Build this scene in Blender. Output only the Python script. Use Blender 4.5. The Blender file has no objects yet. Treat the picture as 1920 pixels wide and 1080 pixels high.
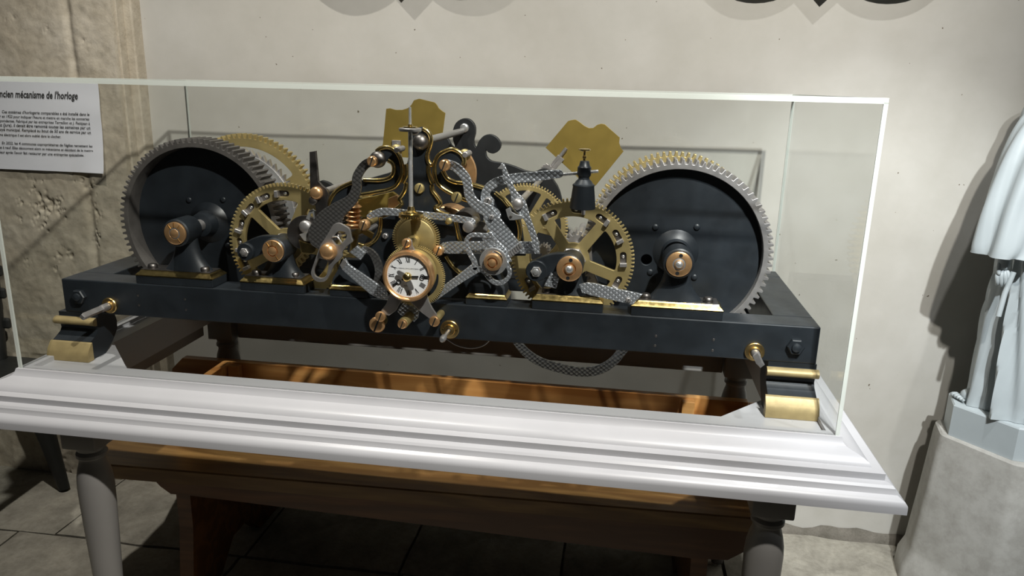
import bpy, bmesh, math, random
from mathutils import Vector, Matrix, noise
random.seed(7)
PI = math.pi
S = bpy.context.scene
COL = S.collection
# ------------------------------------------------------------------ camera
CF, CC = 1418.125, Vector((.38316, -1.35853, .40635))
PITCH, YAW, ROLL = .261985, -.141704, .0237775
def cam_axes():
    cy, sy, cp, sp, cr, sr = math.cos(YAW), math.sin(YAW), math.cos(PITCH), math.sin(PITCH), math.cos(ROLL), math.sin(ROLL)
    f = Vector((sy*cp, cy*cp, -sp)); r = Vector((cy, -sy, 0)); u = r.cross(f)
    return cr*r+sr*u, -sr*r+cr*u, f
AX, AY, AF = cam_axes()
cd = bpy.data.cameras.new('camera'); cam = bpy.data.objects.new('camera', cd); COL.objects.link(cam)
cd.sensor_width = 36; cd.lens = CF*36/1920; cd.clip_start = .02
cam.matrix_world = Matrix(((AX.x, AY.x, -AF.x, CC.x), (AX.y, AY.y, -AF.y, CC.y), (AX.z, AY.z, -AF.z, CC.z), (0, 0, 0, 1)))
S.camera = cam
S.view_settings.view_transform = 'Standard'; S.view_settings.look = 'None'
S.view_settings.gamma = 1; S.view_settings.use_curve_mapping = False
S.view_settings.exposure = 0.0
# ------------------------------------------------------------------ light
w = bpy.data.worlds.new('world'); S.world = w; w.use_nodes = True
w.node_tree.nodes['Background'].inputs[0].default_value = (.95, .97, 1, 1)
w.node_tree.nodes['Background'].inputs[1].default_value = .010
def lamp(name, loc, target, watts, size, col, spot=None, blend=.6):
    d = bpy.data.lights.new(name, 'SPOT' if spot else 'AREA'); d.energy = watts; d.color = col
    if spot: d.spot_size = spot; d.spot_blend = blend; d.shadow_soft_size = size
    else: d.shape = 'DISK'; d.size = size
    o = bpy.data.objects.new(name, d); COL.objects.link(o); o.location = loc
    o.rotation_euler = (Vector(target)-Vector(loc)).to_track_quat('-Z', 'Y').to_euler()
    return o
lamp('ceiling_lamp_left', (-.70, -.38, 2.65), (-.55, .22, 0), 200, .03, (1, .965, .90), spot=.98, blend=.9)
lamp('ceiling_lamp_right', (1.25, -.45, 2.65), (.95, .22, -.1), 150, .03, (.98, .99, 1), spot=.98, blend=.9)
lamp('wall_spot', (.96, -1.28, 1.80), (-.25, .74, .30), 280, .03, (1, .975, .92), spot=1.50, blend=.75)
lamp('cool_spot', (1.15, -1.90, 2.20), (1.0, .74, -.42), 520, .03, (.92, .97, 1), spot=.45, blend=.7)  # added for the right wall; stands in for a bluish reflection on the clock
# ------------------------------------------------------------------ helpers
def ray(px, py): return AX*((px-960)/CF) - AY*((py-540)/CF) + AF
def P(px, py, Y):                                   # photo pixel to (x, z) on the vertical plane y = Y
    d = ray(px, py); t = (Y-CC.y)/d.y
    return (CC.x+d.x*t, CC.z+d.z*t)
def PL(pts, Y): return [P(a, b, Y) for a, b in pts]
def smoothpath(pts, n=6, closed=False):             # Catmull-Rom
    out = []; m = len(pts)
    def g(i): return pts[i % m] if closed else pts[max(0, min(m-1, i))]
    for i in range(m if closed else m-1):
        p0, p1, p2, p3 = g(i-1), g(i), g(i+1), g(i+2)
        for k in range(n):
            t = k/n
            out.append(tuple(.5*(2*b+(c-a)*t+(2*a-5*b+4*c-d)*t*t+(3*b-a-3*c+d)*t**3) for a, b, c, d in zip(p0, p1, p2, p3)))
    if not closed: out.append(tuple(pts[-1]))
    return out
def ribbon(pts, ws, n=6, cap=True):                  # centre line with widths to an outline
    q = smoothpath([(a[0], a[1], w_) for a, w_ in zip(pts, ws)], n)
    L, R_ = [], []
    for i, (x, y, w_) in enumerate(q):
        a = q[max(0, i-1)]; b = q[min(len(q)-1, i+1)]
        dx, dy = b[0]-a[0], b[1]-a[1]; l = math.hypot(dx, dy) or 1
        nx, ny = -dy/l*w_/2, dx/l*w_/2
        L.append((x+nx, y+ny)); R_.append((x-nx, y-ny))
    if cap:
        def arc(p, dirx, diry, w_, s):
            a0 = math.atan2(diry, dirx)
            return [(p[0]+w_/2*math.cos(a0+s*k), p[1]+w_/2*math.sin(a0+s*k)) for k in (.9, .45, 0, -.45, -.9)]
        a, b = q[-2], q[-1]; e1 = arc(b, b[0]-a[0], b[1]-a[1], b[2], 1)
        a, b = q[1], q[0]; e0 = arc(b, b[0]-a[0], b[1]-a[1], b[2], 1)
        return L+e1+R_[::-1]+e0
    return L+R_[::-1]
def circle(cx, cz, r, n=28): return [(cx+r*math.cos(2*PI*k/n), cz+r*math.sin(2*PI*k/n)) for k in range(n)]
def rounded(pts, r, n=4):
    out = []; m = len(pts)
    for i in range(m):
        p0, p, p2 = Vector(pts[i-1]), Vector(pts[i]), Vector(pts[(i+1) % m])
        a, b = (p0-p), (p2-p); rr = min(r, a.length*.45, b.length*.45)
        s, e = p+a.normalized()*rr, p+b.normalized()*rr
        for k in range(n+1):
            t = k/n; q = s*(1-t)**2+p*2*t*(1-t)+e*t*t; out.append((q.x, q.y))
    return out
WLOC = {}
def prop(o, label=None, cat=None, group=None, kind=None):
    for k, v in (('label', label), ('category', cat), ('group', group), ('kind', kind)):
        if v: o[k] = v
    return o
def empty(name, loc, label, cat, group=None):
    o = bpy.data.objects.new(name, None); COL.objects.link(o); o.location = loc; o.empty_display_size = .05
    WLOC[o] = Vector(loc); return prop(o, label, cat, group)
def link(name, me, mat, parent=None, label=None, smooth=None, cat=None, group=None, kind=None):
    vs = me.vertices
    lo = Vector([min(v.co[i] for v in vs) for i in range(3)]); hi = Vector([max(v.co[i] for v in vs) for i in range(3)])
    c = (lo+hi)/2
    if parent is None: c.z = lo.z
    me.transform(Matrix.Translation(-c))
    me.materials.clear(); me.materials.append(mat)
    if smooth is not None:
        for p in me.polygons: p.use_smooth = True
        me.set_sharp_from_angle(angle=smooth)
    me.name = name
    o = bpy.data.objects.new(name, me); COL.objects.link(o); WLOC[o] = c
    if parent is not None: o.parent = parent; o.location = c-WLOC[parent]
    else: o.location = c
    return prop(o, label, cat, group, kind)
def bm_obj(name, bm, mat, parent=None, **k):
    me = bpy.data.meshes.new(name); bm.to_mesh(me); bm.free(); return link(name, me, mat, parent, **k)
def dup(o, parent, wloc, rot=None, label=None, cat=None, group=None):
    c = o.copy(); COL.objects.link(c); c.parent = parent; wl = Vector(wloc); WLOC[c] = wl
    c.location = wl-WLOC[parent] if parent else wl
    if rot: c.rotation_euler = rot
    prop(c, label, cat, group); return c
def plate_mesh(outline, Y, th, holes=(), bevel=.0008, res=1):   # outline in world (x, z), front face at Y
    cu = bpy.data.curves.new('c', 'CURVE'); cu.dimensions = '2D'; cu.fill_mode = 'BOTH'
    for pts in [outline]+list(holes):
        s = cu.splines.new('POLY'); s.points.add(len(pts)-1); s.use_cyclic_u = True
        for p, q in zip(s.points, pts): p.co = (q[0], q[1], 0, 1)
    b = min(bevel, th*.45)
    cu.extrude = th/2-b; cu.bevel_depth = b; cu.bevel_resolution = res; cu.offset = -b
    o = bpy.data.objects.new('c', cu); me = bpy.data.meshes.new_from_object(o)
    bpy.data.objects.remove(o); bpy.data.curves.remove(cu)
    me.transform(Matrix(((1, 0, 0, 0), (0, 0, -1, Y+th/2), (0, 1, 0, 0), (0, 0, 0, 1))))
    return me
def plate(name, outline, Y, th, mat, parent, holes=(), bevel=.0008, smooth=.6, **k):
    return link(name, plate_mesh(outline, Y, th, holes, bevel), mat, parent, smooth=smooth, **k)
def pplate(name, px, Y, th, mat, parent, holes=(), sm=0, **k):   # outline traced in photo pixels, placed at its own depth
    pts = smoothpath(px, sm, True) if sm else px
    return plate(name, PL(pts, Y), Y, th, mat, parent, [PL(h, Y) for h in holes], **k)
def tube_mesh(paths, r, res=3, cyclic=False):
    cu = bpy.data.curves.new('c', 'CURVE'); cu.dimensions = '3D'; cu.bevel_depth = r; cu.bevel_resolution = res; cu.use_fill_caps = True
    for pts in paths:
        s = cu.splines.new('POLY'); s.points.add(len(pts)-1); s.use_cyclic_u = cyclic
        for p, q in zip(s.points, pts): p.co = (*q, 1)
    o = bpy.data.objects.new('c', cu); me = bpy.data.meshes.new_from_object(o)
    bpy.data.objects.remove(o); bpy.data.curves.remove(cu); return me
def tube(name, pts, r, mat, parent, res=3, **k): return link(name, tube_mesh([pts], r, res), mat, parent, smooth=.7, **k)
def ptube(name, px, Y, r, mat, parent, n=6, **k):
    return tube(name, [(x, Y, z) for x, z in PL(smoothpath(px, n), Y)], r, mat, parent, **k)
def lathe_bm(bm, prof, o, axis='Y', n=32, flip=1, sx=1.0, cap=True):      # prof: (r, h); h runs along +axis*flip
    rings = []
    for r, h in prof:
        ring = []
        for k in range(n if r > 1e-6 else 1):
            a = 2*PI*k/n; c, s = r*math.cos(a)*sx, r*math.sin(a)
            if axis == 'Y': v = (o[0]+c, o[1]+h*flip, o[2]+s)
            elif axis == 'Z': v = (o[0]+c, o[1]+s, o[2]+h*flip)
            else: v = (o[0]+h*flip, o[1]+c, o[2]+s)
            ring.append(bm.verts.new(v))
        rings.append(ring)
    for a, b in zip(rings, rings[1:]):
        if len(a) == 1 and len(b) == 1: continue
        for k in range(n):
            k2 = (k+1) % n
            if len(a) == 1: bm.faces.new((a[0], b[k], b[k2]))
            elif len(b) == 1: bm.faces.new((a[k], b[0], a[k2]))
            else: bm.faces.new((a[k], b[k], b[k2], a[k2]))
    for r in (rings[0], rings[-1]):
        if cap and len(r) > 1: bm.faces.new(r)
def lathe(name, prof, o, mat, parent, axis='Y', n=32, smooth=.6, flip=1, sx=1.0, cap=True, **k):
    bm = bmesh.new(); lathe_bm(bm, prof, o, axis, n, flip, sx, cap); bmesh.ops.recalc_face_normals(bm, faces=bm.faces)
    return bm_obj(name, bm, mat, parent, smooth=smooth, **k)
def box_bm(bm, lo, hi, bev=0):
    b2 = bmesh.new(); bmesh.ops.create_cube(b2, size=1)
    for v in b2.verts: v.co = Vector([(lo[i]+hi[i])/2+v.co[i]*(hi[i]-lo[i]) for i in range(3)])
    if bev: bmesh.ops.bevel(b2, geom=b2.edges[:], offset=bev, segments=2, affect='EDGES', profile=.5)
    me = bpy.data.meshes.new('t'); b2.to_mesh(me); b2.free(); bm.from_mesh(me); bpy.data.meshes.remove(me)
def box(name, lo, hi, mat, parent=None, bev=.001, **k):
    bm = bmesh.new(); box_bm(bm, lo, hi, bev); return bm_obj(name, bm, mat, parent, **k)
def loft(bm, rings, cap=True):
    R = [[bm.verts.new(p) for p in r] for r in rings]; n = len(R[0])
    for a, b in zip(R, R[1:]):
        for k in range(n): bm.faces.new((a[k], a[(k+1) % n], b[(k+1) % n], b[k]))
    if cap: bm.faces.new(R[0][::-1]); bm.faces.new(R[-1])
def prism_x(bm, prof, x0, x1):                       # profile (y, z) extruded along x
    loft(bm, [[(x0, y, z) for y, z in prof], [(x1, y, z) for y, z in prof]])
# ------------------------------------------------------------------ materials
class M_:
    def __init__(s, name):
        s.m = bpy.data.materials.new(name); s.m.use_nodes = True; s.t = s.m.node_tree; s.b = s.t.nodes['Principled BSDF']
    def n(s, t, **k):
        x = s.t.nodes.new(t)
        for a, v in k.items():
            if hasattr(x, a): setattr(x, a, v)
            else: x.inputs[a.replace('_', ' ')].default_value = v
        return x
    def l(s, a, b): s.t.links.new(a, b)
    def set(s, **k):
        for a, v in k.items(): s.b.inputs[a.replace('_', ' ')].default_value = v
        return s
    def coord(s, sc=(1, 1, 1), kind='Object'):
        c = s.n('ShaderNodeTexCoord'); m = s.n('ShaderNodeMapping'); m.inputs['Scale'].default_value = sc
        s.l(c.outputs[kind], m.inputs[0]); return m.outputs[0]
    def noise(s, vec, scale, detail=4, rough=.55):
        x = s.n('ShaderNodeTexNoise'); x.inputs['Scale'].default_value = scale; x.inputs['Detail'].default_value = detail; x.inputs['Roughness'].default_value = rough
        s.l(vec, x.inputs['Vector']); return x.outputs['Fac']
    def ramp(s, fac, stops):
        r = s.n('ShaderNodeValToRGB'); e = r.color_ramp.elements
        while len(e) < len(stops): e.new(.5)
        for el, (p, c) in zip(e, stops): el.position = p; el.color = (*c, 1) if len(c) == 3 else c
        s.l(fac, r.inputs[0]); return r.outputs[0]
    def bump(s, h, st=.3, dist=.002):
        b = s.n('ShaderNodeBump'); b.inputs['Strength'].default_value = st; b.inputs['Distance'].default_value = dist
        s.l(h, b.inputs['Height']); s.l(b.outputs[0], s.b.inputs['Normal'])
def c2(c, k): return tuple(min(1, x*k) for x in c)
def simple(name, col, rough=.5, metal=0, var=.15, scale=30, bump=0, stretch=(1, 1, 1), coat=0):
    M = M_(name); M.set(Roughness=rough, Metallic=metal)
    v = M.coord(stretch); f = M.noise(v, scale)
    M.l(M.ramp(f, [(.3, c2(col, 1-var)), (.7, c2(col, 1+var))]), M.b.inputs['Base Color'])
    r = M.n('ShaderNodeMapRange'); r.inputs['To Min'].default_value = max(.05, rough-.08); r.inputs['To Max'].default_value = rough+.1
    M.l(M.noise(v, scale*2.3), r.inputs[0]); M.l(r.outputs[0], M.b.inputs['Roughness'])
    if bump: M.bump(M.noise(v, scale*3), bump)
    if coat: M.b.inputs['Coat Weight'].default_value = coat; M.b.inputs['Coat Roughness'].default_value = .2
    return M.m
m_black = simple('black_paint', (.0135, .017, .021), .42, 0, .3, 18, .06)
m_black2 = simple('black_satin', (.011, .012, .013), .5, 0, .3, 18, .05)
m_brass = simple('brass', (.53, .42, .19), .46, .75, .12, 25)
m_brassd = simple('brass_dull', (.30, .215, .05), .5, .6, .1, 12)
m_gold = simple('brass_trim', (.80, .60, .24), .22, 1, .15, 60)
m_bronze = simple('bronze', (.78, .46, .22), .32, .8, .12, 60)
m_flange = simple('turned_brass', (.74, .52, .22), .3, 1, .1, 60)
m_steel = simple('steel', (.44, .42, .41), .42, .8, .15, 40)
m_steeld = simple('steel_dark', (.19, .175, .165), .42, 1, .2, 40)
m_iron = simple('dim_iron_rim', (.15, .138, .128), .5, .6, .2, 30)  # left great wheel's rim: its dim light is put into the colour
m_bright = simple('steel_polished', (.72, .72, .72), .28, .8, .08, 40)
m_dial = simple('white_enamel', (.90, .905, .92), .2, 0, .02, 20)
m_ink = simple('ink', (.012, .012, .014), .5, 0, 0, 10)
m_goldp = simple('gold_paint', (.36, .275, .13), .5, .35, .15, 40, .1)
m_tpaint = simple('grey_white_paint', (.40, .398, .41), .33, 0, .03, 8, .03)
m_lpaint = simple('grey_and_shaded_paint', (.21, .20, .188), .4, 0, .05, 8, .03)  # leg shade put into the table paint's colour; also plain grey parts
m_paper = simple('paper', (.72, .72, .765), .6, 0, .03, 5)
m_stat = simple('painted_plaster', (.385, .425, .435), .42, 0, .05, 9, .05)
m_dark = simple('dark_wood', (.012, .013, .012), .5, 0, .3, 12)
def engine_turned(name, col, rough, st=1.0, pitch=.0108):
    M = M_(name); M.set(Roughness=rough, Metallic=.75)
    v = M.coord((1/pitch, 1, 1/(pitch*.8)), 'Object')
    vo = M.n('ShaderNodeTexVoronoi'); vo.voronoi_dimensions = '2D'; vo.inputs['Scale'].default_value = 1; vo.inputs['Randomness'].default_value = .08
    sx = M.n('ShaderNodeSeparateXYZ'); M.l(v, sx.inputs[0])
    # square grid turned 45 degrees: staggered rows of shallow scallops
    ad = M.n('ShaderNodeMath', operation='ADD'); M.l(sx.outputs[0], ad.inputs[0]); M.l(sx.outputs[2], ad.inputs[1])
    sb = M.n('ShaderNodeMath', operation='SUBTRACT'); M.l(sx.outputs[0], sb.inputs[0]); M.l(sx.outputs[2], sb.inputs[1])
    cb = M.n('ShaderNodeCombineXYZ'); M.l(ad.outputs[0], cb.inputs[0]); M.l(sb.outputs[0], cb.inputs[1])
    M.l(cb.outputs[0], vo.inputs['Vector'])
    M.l(M.ramp(vo.outputs['Distance'], [(.12, c2(col, 1.25)), (.6, c2(col, .72))]), M.b.inputs['Base Color'])
    iv = M.n('ShaderNodeMath', operation='MULTIPLY'); M.l(vo.outputs['Distance'], iv.inputs[0]); M.l(vo.outputs['Distance'], iv.inputs[1])
    M.bump(iv.outputs[0], st, -.0030)
    return M.m
m_perl = engine_turned('engine_turned_steel', (.50, .525, .56), .33, .9)
m_perld = engine_turned('engine_turned_steel_dark', (.16, .155, .15), .36, .5)
def glassm():
    M = M_('clear_acrylic'); t = M.t; t.nodes.remove(M.b); out = t.nodes['Material Output']
    tr = M.n('ShaderNodeBsdfTransparent'); tr.inputs[0].default_value = (.972, .978, .974, 1)
    gl = M.n('ShaderNodeBsdfGlossy'); gl.inputs['Roughness'].default_value = .02
    lw = M.n('ShaderNodeLayerWeight'); lw.inputs['Blend'].default_value = .5
    pw = M.n('ShaderNodeMath', operation='POWER'); M.l(lw.outputs['Facing'], pw.inputs[0]); pw.inputs[1].default_value = 4
    fr = M.n('ShaderNodeMath', operation='MULTIPLY_ADD'); M.l(pw.outputs[0], fr.inputs[0]); fr.inputs[1].default_value = .35; fr.inputs[2].default_value = .02
    mx = M.n('ShaderNodeMixShader'); M.l(fr.outputs[0], mx.inputs[0]); M.l(tr.outputs[0], mx.inputs[1]); M.l(gl.outputs[0], mx.inputs[2]); M.l(mx.outputs[0], out.inputs[0])
    return M.m
m_glass = glassm()
def edgem():
    M = M_('polished_acrylic_edge'); M.set(Base_Color=(.74, .78, .72, 1), Roughness=.25, Alpha=.62)
    return M.m
m_edge = edgem()
def woodm(name, c1, c2_, scale=1.0, rough=.4, axis=0):
    M = M_(name); M.set(Roughness=rough); st = [14, 14, 14]; st[axis] = 1.6
    v = M.coord(tuple(x*scale for x in st)); nz = M.noise(v, 1.0, 3, .5)
    ml = M.n('ShaderNodeMath', operation='MULTIPLY'); M.l(nz, ml.inputs[0]); ml.inputs[1].default_value = 9
    fr = M.n('ShaderNodeMath', operation='PINGPONG'); M.l(ml.outputs[0], fr.inputs[0]); fr.inputs[1].default_value = 1
    fine = M.noise(M.coord((300 if axis else 8, 300, 300)), 1, 3)
    mx = M.n('ShaderNodeMath', operation='MULTIPLY_ADD'); M.l(fine, mx.inputs[0]); mx.inputs[1].default_value = .35; M.l(fr.outputs[0], mx.inputs[2])
    M.l(M.ramp(mx.outputs[0], [(.15, c1), (.95, c2_)]), M.b.inputs['Base Color'])
    M.bump(mx.outputs[0], .08); return M.m
m_wood = woodm('lit_varnished_pine', (.70, .36, .12), (.46, .19, .05), .7, .33)  # back board colour lightened: the light falling on it is painted in
m_woodshade = woodm('shaded_wood', (.15, .062, .02), (.085, .033, .010), 1, .4)  # same bench wood; shade under the table is put into the colour
m_seat = woodm('shaded_seat_wood', (.23, .13, .043), (.14, .072, .023), 1, .4)  # seat colour darkened: the shade under the table is put into it
def plaster():
    M = M_('wall_plaster'); M.set(Roughness=.85)
    v = M.coord((1, 1, 1)); a = M.noise(v, 1.7, 6, .6); b = M.noise(v, 14, 5, .6); d = M.noise(v, 70, 2, .5)
    base = M.ramp(a, [(.3, (.39, .37, .325)), (.55, (.44, .423, .382)), (.75, (.465, .452, .418))])
    mot = M.ramp(b, [(.3, (.93, .93, .92)), (.7, (1, 1, 1))])
    dots = M.ramp(d, [(.205, (.25, .2, .15)), (.225, (1, 1, 1))])
    m1 = M.n('ShaderNodeMix', data_type='RGBA', blend_type='MULTIPLY'); m1.inputs[0].default_value = 1; M.l(base, m1.inputs[6]); M.l(mot, m1.inputs[7])
    m2 = M.n('ShaderNodeMix', data_type='RGBA', blend_type='MULTIPLY'); m2.inputs[0].default_value = 1; M.l(m1.outputs[2], m2.inputs[6]); M.l(dots, m2.inputs[7])
    M.l(m2.outputs[2], M.b.inputs['Base Color']); M.bump(b, .15, .004); return M.m
m_plaster = plaster()
def stone(name, cs, sc=6, bump=.5, rough=.85):
    M = M_(name); M.set(Roughness=rough); v = M.coord(); a = M.noise(v, sc, 8, .65); b = M.noise(v, sc*9, 5, .7)
    col = M.ramp(a, [(.28, cs[0]), (.52, cs[1]), (.75, cs[2])])
    m1 = M.n('ShaderNodeMix', data_type='RGBA', blend_type='MULTIPLY'); m1.inputs[0].default_value = .5; M.l(col, m1.inputs[6]); M.l(M.ramp(b, [(.3, (.55, .53, .5)), (.6, (1, 1, 1))]), m1.inputs[7])
    M.l(m1.outputs[2], M.b.inputs['Base Color']); M.bump(b, bump, .004); return M.m
m_pier = stone('limestone', [(.34, .29, .215), (.43, .38, .295), (.49, .445, .365)], 4, .5)
m_slab = stone('floor_stone', [(.17, .155, .125), (.30, .28, .23), (.42, .39, .32)], 7, .7)
m_grout = stone('floor_dirt', [(.10, .09, .07), (.15, .135, .11), (.2, .18, .15)], 20, .8)
m_ped = stone('pale_pedestal_stone', [(.32, .31, .28), (.40, .39, .36), (.43, .42, .395)], 3, .08, .7)
# ------------------------------------------------------------------ setting
WY, PY, FZ = .74, .655, -.86
def grid_wall(name, x0, x1, z0, z1, y, nx, nz, fn, mat):
    bm = bmesh.new(); V = []
    for j in range(nz+1):
        row = []
        for i in range(nx+1):
            x = x0+(x1-x0)*i/nx; z = z0+(z1-z0)*j/nz
            row.append(bm.verts.new((x, y-fn(x, z), z)))
        V.append(row)
    for j in range(nz):
        for i in range(nx): bm.faces.new((V[j][i], V[j][i+1], V[j+1][i+1], V[j+1][i]))
    # thickness behind
    b = [bm.verts.new(p) for p in ((x0, y+.25, z0), (x1, y+.25, z0), (x1, y+.25, z1), (x0, y+.25, z1))]
    bm.faces.new(b[::-1]); bm.faces.new(V[0][::-1]+[b[0], b[1]]); bm.faces.new(V[-1]+[b[2], b[3]])
    bm.faces.new([r[0] for r in V]+[b[3], b[0]]); bm.faces.new([r[-1] for r in V[::-1]]+[b[1], b[2]])
    return bm_obj(name, bm, mat, None, smooth=.9, kind='structure')
def wall_fn(x, z): return .006*noise.noise(Vector((x*1.3, z*1.3, 1)))+.0015*noise.noise(Vector((x*9, z*9, 5)))
grid_wall('wall_back', -1.3, 3.2, FZ-.05, 1.3, WY, 150, 100, wall_fn, m_plaster)
pits = [(P(x, y, PY), r, d) for x, y, r, d in
        [(62, 352, .006, .012), (72, 365, .008, .014), (85, 372, .011, .016), (95, 383, .013, .018), (104, 378, .007, .012), (78, 392, .012, .018), (70, 401, .008, .014), (88, 396, .008, .01), (108, 386, .009, .012), (64, 340, .006, .01), (78, 425, .008, .012), (84, 419, .006, .01), (40, 380, .008, .01), (38, 410, .006, .008),
         (153, 337, .009, .016), (168, 348, .006, .01), (180, 395, .008, .012), (184, 402, .006, .01), (186, 445, .008, .014), (180, 455, .006, .01), (172, 352, .006, .01), (122, 408, .005, .008), (50, 487, .006, .008), (110, 478, .008, .01), (132, 480, .009, .01), (105, 506, .007, .009), (88, 54, .005, .008), (25, 33, .006, .006), (156, 76, .007, .006), (112, 860, .012, .012), (130, 890, .01, .012), (215, 830, .014, .012), (232, 905, .016, .016), (205, 910, .012, .012)]]
_r = random.Random(3); base_pits = list(pits); pits = []
for (a, c), r, d in base_pits:
    pits.append(((a, c), r*.62, d*.62))
    for _ in range(5): pits.append(((a+_r.gauss(0, r*1.8), c+_r.gauss(0, r*1.8)), r*_r.uniform(.25, .5), d*_r.uniform(.2, .45)))
def pier_fn(x, z):
    h = .004*noise.noise(Vector((x*4, z*4, 2)))+.003*noise.noise(Vector((x*17, z*17, 3)))+.0012*noise.noise(Vector((x*50, z*50, 3)))
    for (px, pz), r, d in pits:
        if abs(x-px) > .03 or abs(z-pz) > .03: continue
        q = ((x-px)**2+(z-pz)**2)/(r*r)
        if q < 6: h -= d*math.exp(-q*(1.1+.8*noise.noise(Vector((x*90, z*90, 0)))))
    gx = P(128, 60, PY)[0]
    h -= .008*math.exp(-((x-gx-.004*math.sin(z*5))/.012)**2)
    if z < -.45: h -= .01*abs(noise.noise(Vector((x*9, z*9, 7))))
    return h
PX = P(206, 0, PY)[0]
grid_wall('wall_left', -1.75, PX, FZ-.05, 1.3, PY, 320, 560, pier_fn, m_pier)
# stepped arris between the pier and the plaster: two slim upright fillets
bm = bmesh.new(); box_bm(bm, (PX-.012, PY+.014, FZ-.05), (PX+.006, WY+.02, 1.3), .002); box_bm(bm, (PX, PY+.045, FZ-.05), (PX+.03, WY+.02, 1.3), .004)
bm_obj('trim_1', bm, m_pier, None, kind='structure')
bm = bmesh.new(); box_bm(bm, (-2.4, -3.4, FZ-.12), (3.4, WY+.1, FZ-.022))
floor = bm_obj('floor', bm, m_grout, None, kind='structure')
bm = bmesh.new(); rings = []
for i in range(121):
    x = -1.0+i*.025; h = .018+.022*abs(noise.noise(Vector((x*5, 0, 1))))+.012*noise.noise(Vector((x*17, 2, 1))); d = .02+.02*abs(noise.noise(Vector((x*6, 4, 1))))
    rings.append([(x, WY+.01, FZ-.02), (x, WY-d, FZ-.02), (x, WY-d*.8, FZ+h*.35), (x, WY-.006, FZ+h), (x, WY+.01, FZ+h)])
loft(bm, rings); bmesh.ops.recalc_face_normals(bm, faces=bm.faces); bm_obj('baseboard_back', bm, m_grout, None, smooth=.9, kind='structure')
def slab(x0, x1, y0, y1, dz):
    b2 = bmesh.new(); nx, ny = 7, 7; top = []; g = .004
    for j in range(ny+1):
        for i in range(nx+1):
            x = x0+g+(x1-x0-2*g)*i/nx; y = y0+g+(y1-y0-2*g)*j/ny
            e = i in (0, nx) or j in (0, ny)
            z = FZ+dz+.005*noise.noise(Vector((x*6, y*6, 0)))-(.006 if e else 0)
            if e: x += .006*noise.noise(Vector((x*15, y*15, 3))); y += .006*noise.noise(Vector((x*15, y*15, 9)))
            top.append(b2.verts.new((x, y, z)))
    for j in range(ny):
        for i in range(nx): k = j*(nx+1)+i; b2.faces.new((top[k], top[k+1], top[k+nx+2], top[k+nx+1]))
    ring = [top[i] for i in range(nx+1)]+[top[j*(nx+1)+nx] for j in range(1, ny+1)]+[top[ny*(nx+1)+i] for i in range(nx-1, -1, -1)]+[top[j*(nx+1)] for j in range(ny-1, 0, -1)]
    low = [b2.verts.new((v.co.x, v.co.y, FZ-.024)) for v in ring]
    for k in range(len(ring)): b2.faces.new((low[k], low[(k+1) % len(ring)], ring[(k+1) % len(ring)], ring[k]))
    bm_obj('stone_slab', b2, m_slab, floor, smooth=.5)
y = WY+.02; r_ = 0
while y > -1.3:
    d = (.42, .36, .5, .4, .46)[r_ % 5]; x = -2.3+(.31*r_ % .5)
    while x < 2.6:
        wd = random.uniform(.42, .72); slab(x, x+wd, y-d, y, random.uniform(-.004, .004)); x += wd
    y -= d; r_ += 1
# ------------------------------------------------------------------ display table
GW, GY0, GY1, GT = .7706, -.117, .551, .400          # glass half width, front, back, top
MW, MD = .091, .0
prof = [(-.062, -.180), (-.062, -.163), (-.017, -.163), (-.017, -.1535), (.004, -.1535), (.006, -.161), (.010, -.1662), (.017, -.1692), (.026, -.1715), (.034, -.1745), (.040, -.1785), (.0435, -.1838), (.044, -.1852), (.061, -.1865), (.061, -.1979), (.0655, -.1985), (.071, -.2005), (.0745, -.2045), (.0755, -.2095), (.0775, -.2135), (.082, -.2165), (.087, -.2195), (.0905, -.2245), (.091, -.2285), (.091, -.2400), (-.062, -.2400)]
table = empty('display_table', (0, .2, FZ), 'pale grey painted display table with a deep moulded rim, under the clear case', 'table')
def rim_pt(d, side):
    pass
corners = lambda d: [(-GW-d, GY0-d), (GW+d, GY0-d), (GW+d, GY1+d), (-GW-d, GY1+d)]
for s in range(4):
    bm = bmesh.new(); ra = [(*corners(d)[s], z) for d, z in prof]; rb = [(*corners(d)[(s+1) % 4], z) for d, z in prof]
    loft(bm, [ra, rb]); bmesh.ops.recalc_face_normals(bm, faces=bm.faces)
    bm_obj('rim_moulding', bm, m_tpaint, table, smooth=.5)
ix, iy0, iy1 = GW-.062, GY0+.062, GY1-.062
for sx in (-1, 1):
    for (ya, yb) in ((iy0, iy0+.085), (iy1, iy1-.085)):
        bm = bmesh.new()
        tri = [(sx*ix, ya), (sx*(ix-.125), ya), (sx*ix, yb+(.05 if yb > ya else -.05))]
        loft(bm, [[(a, b, -.180) for a, b in tri], [(a, b, -.1632) for a, b in tri]]); bmesh.ops.recalc_face_normals(bm, faces=bm.faces)
        bm_obj('corner_block', bm, m_tpaint, table)
legp = [(0.0325, 0)]
def make_leg():
    bm = bmesh.new(); z0 = -.240
    box_bm(bm, (-.036, -.036, z0-.062), (.036, .036, z0), .003)
    prof = [(.028, -.062), (.0275, -.070), (.025, -.074), (.029, -.080), (.029, -.086), (.025, -.090), (.0245, -.097), (.029, -.112), (.0325, -.130), (.0340, -.152), (.0335, -.19), (.031, -.27), (.027, -.38), (.0225, -.50), (.021, -.54), (.026, -.555), (.027, -.57), (.021, -.585), (.017, -.60), (.016, FZ-z0+.001)]
    lathe_bm(bm, [(r, h) for r, h in prof], (0, 0, z0), 'Z', 28); bmesh.ops.recalc_face_normals(bm, faces=bm.faces)
    return bm
first = None
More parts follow.
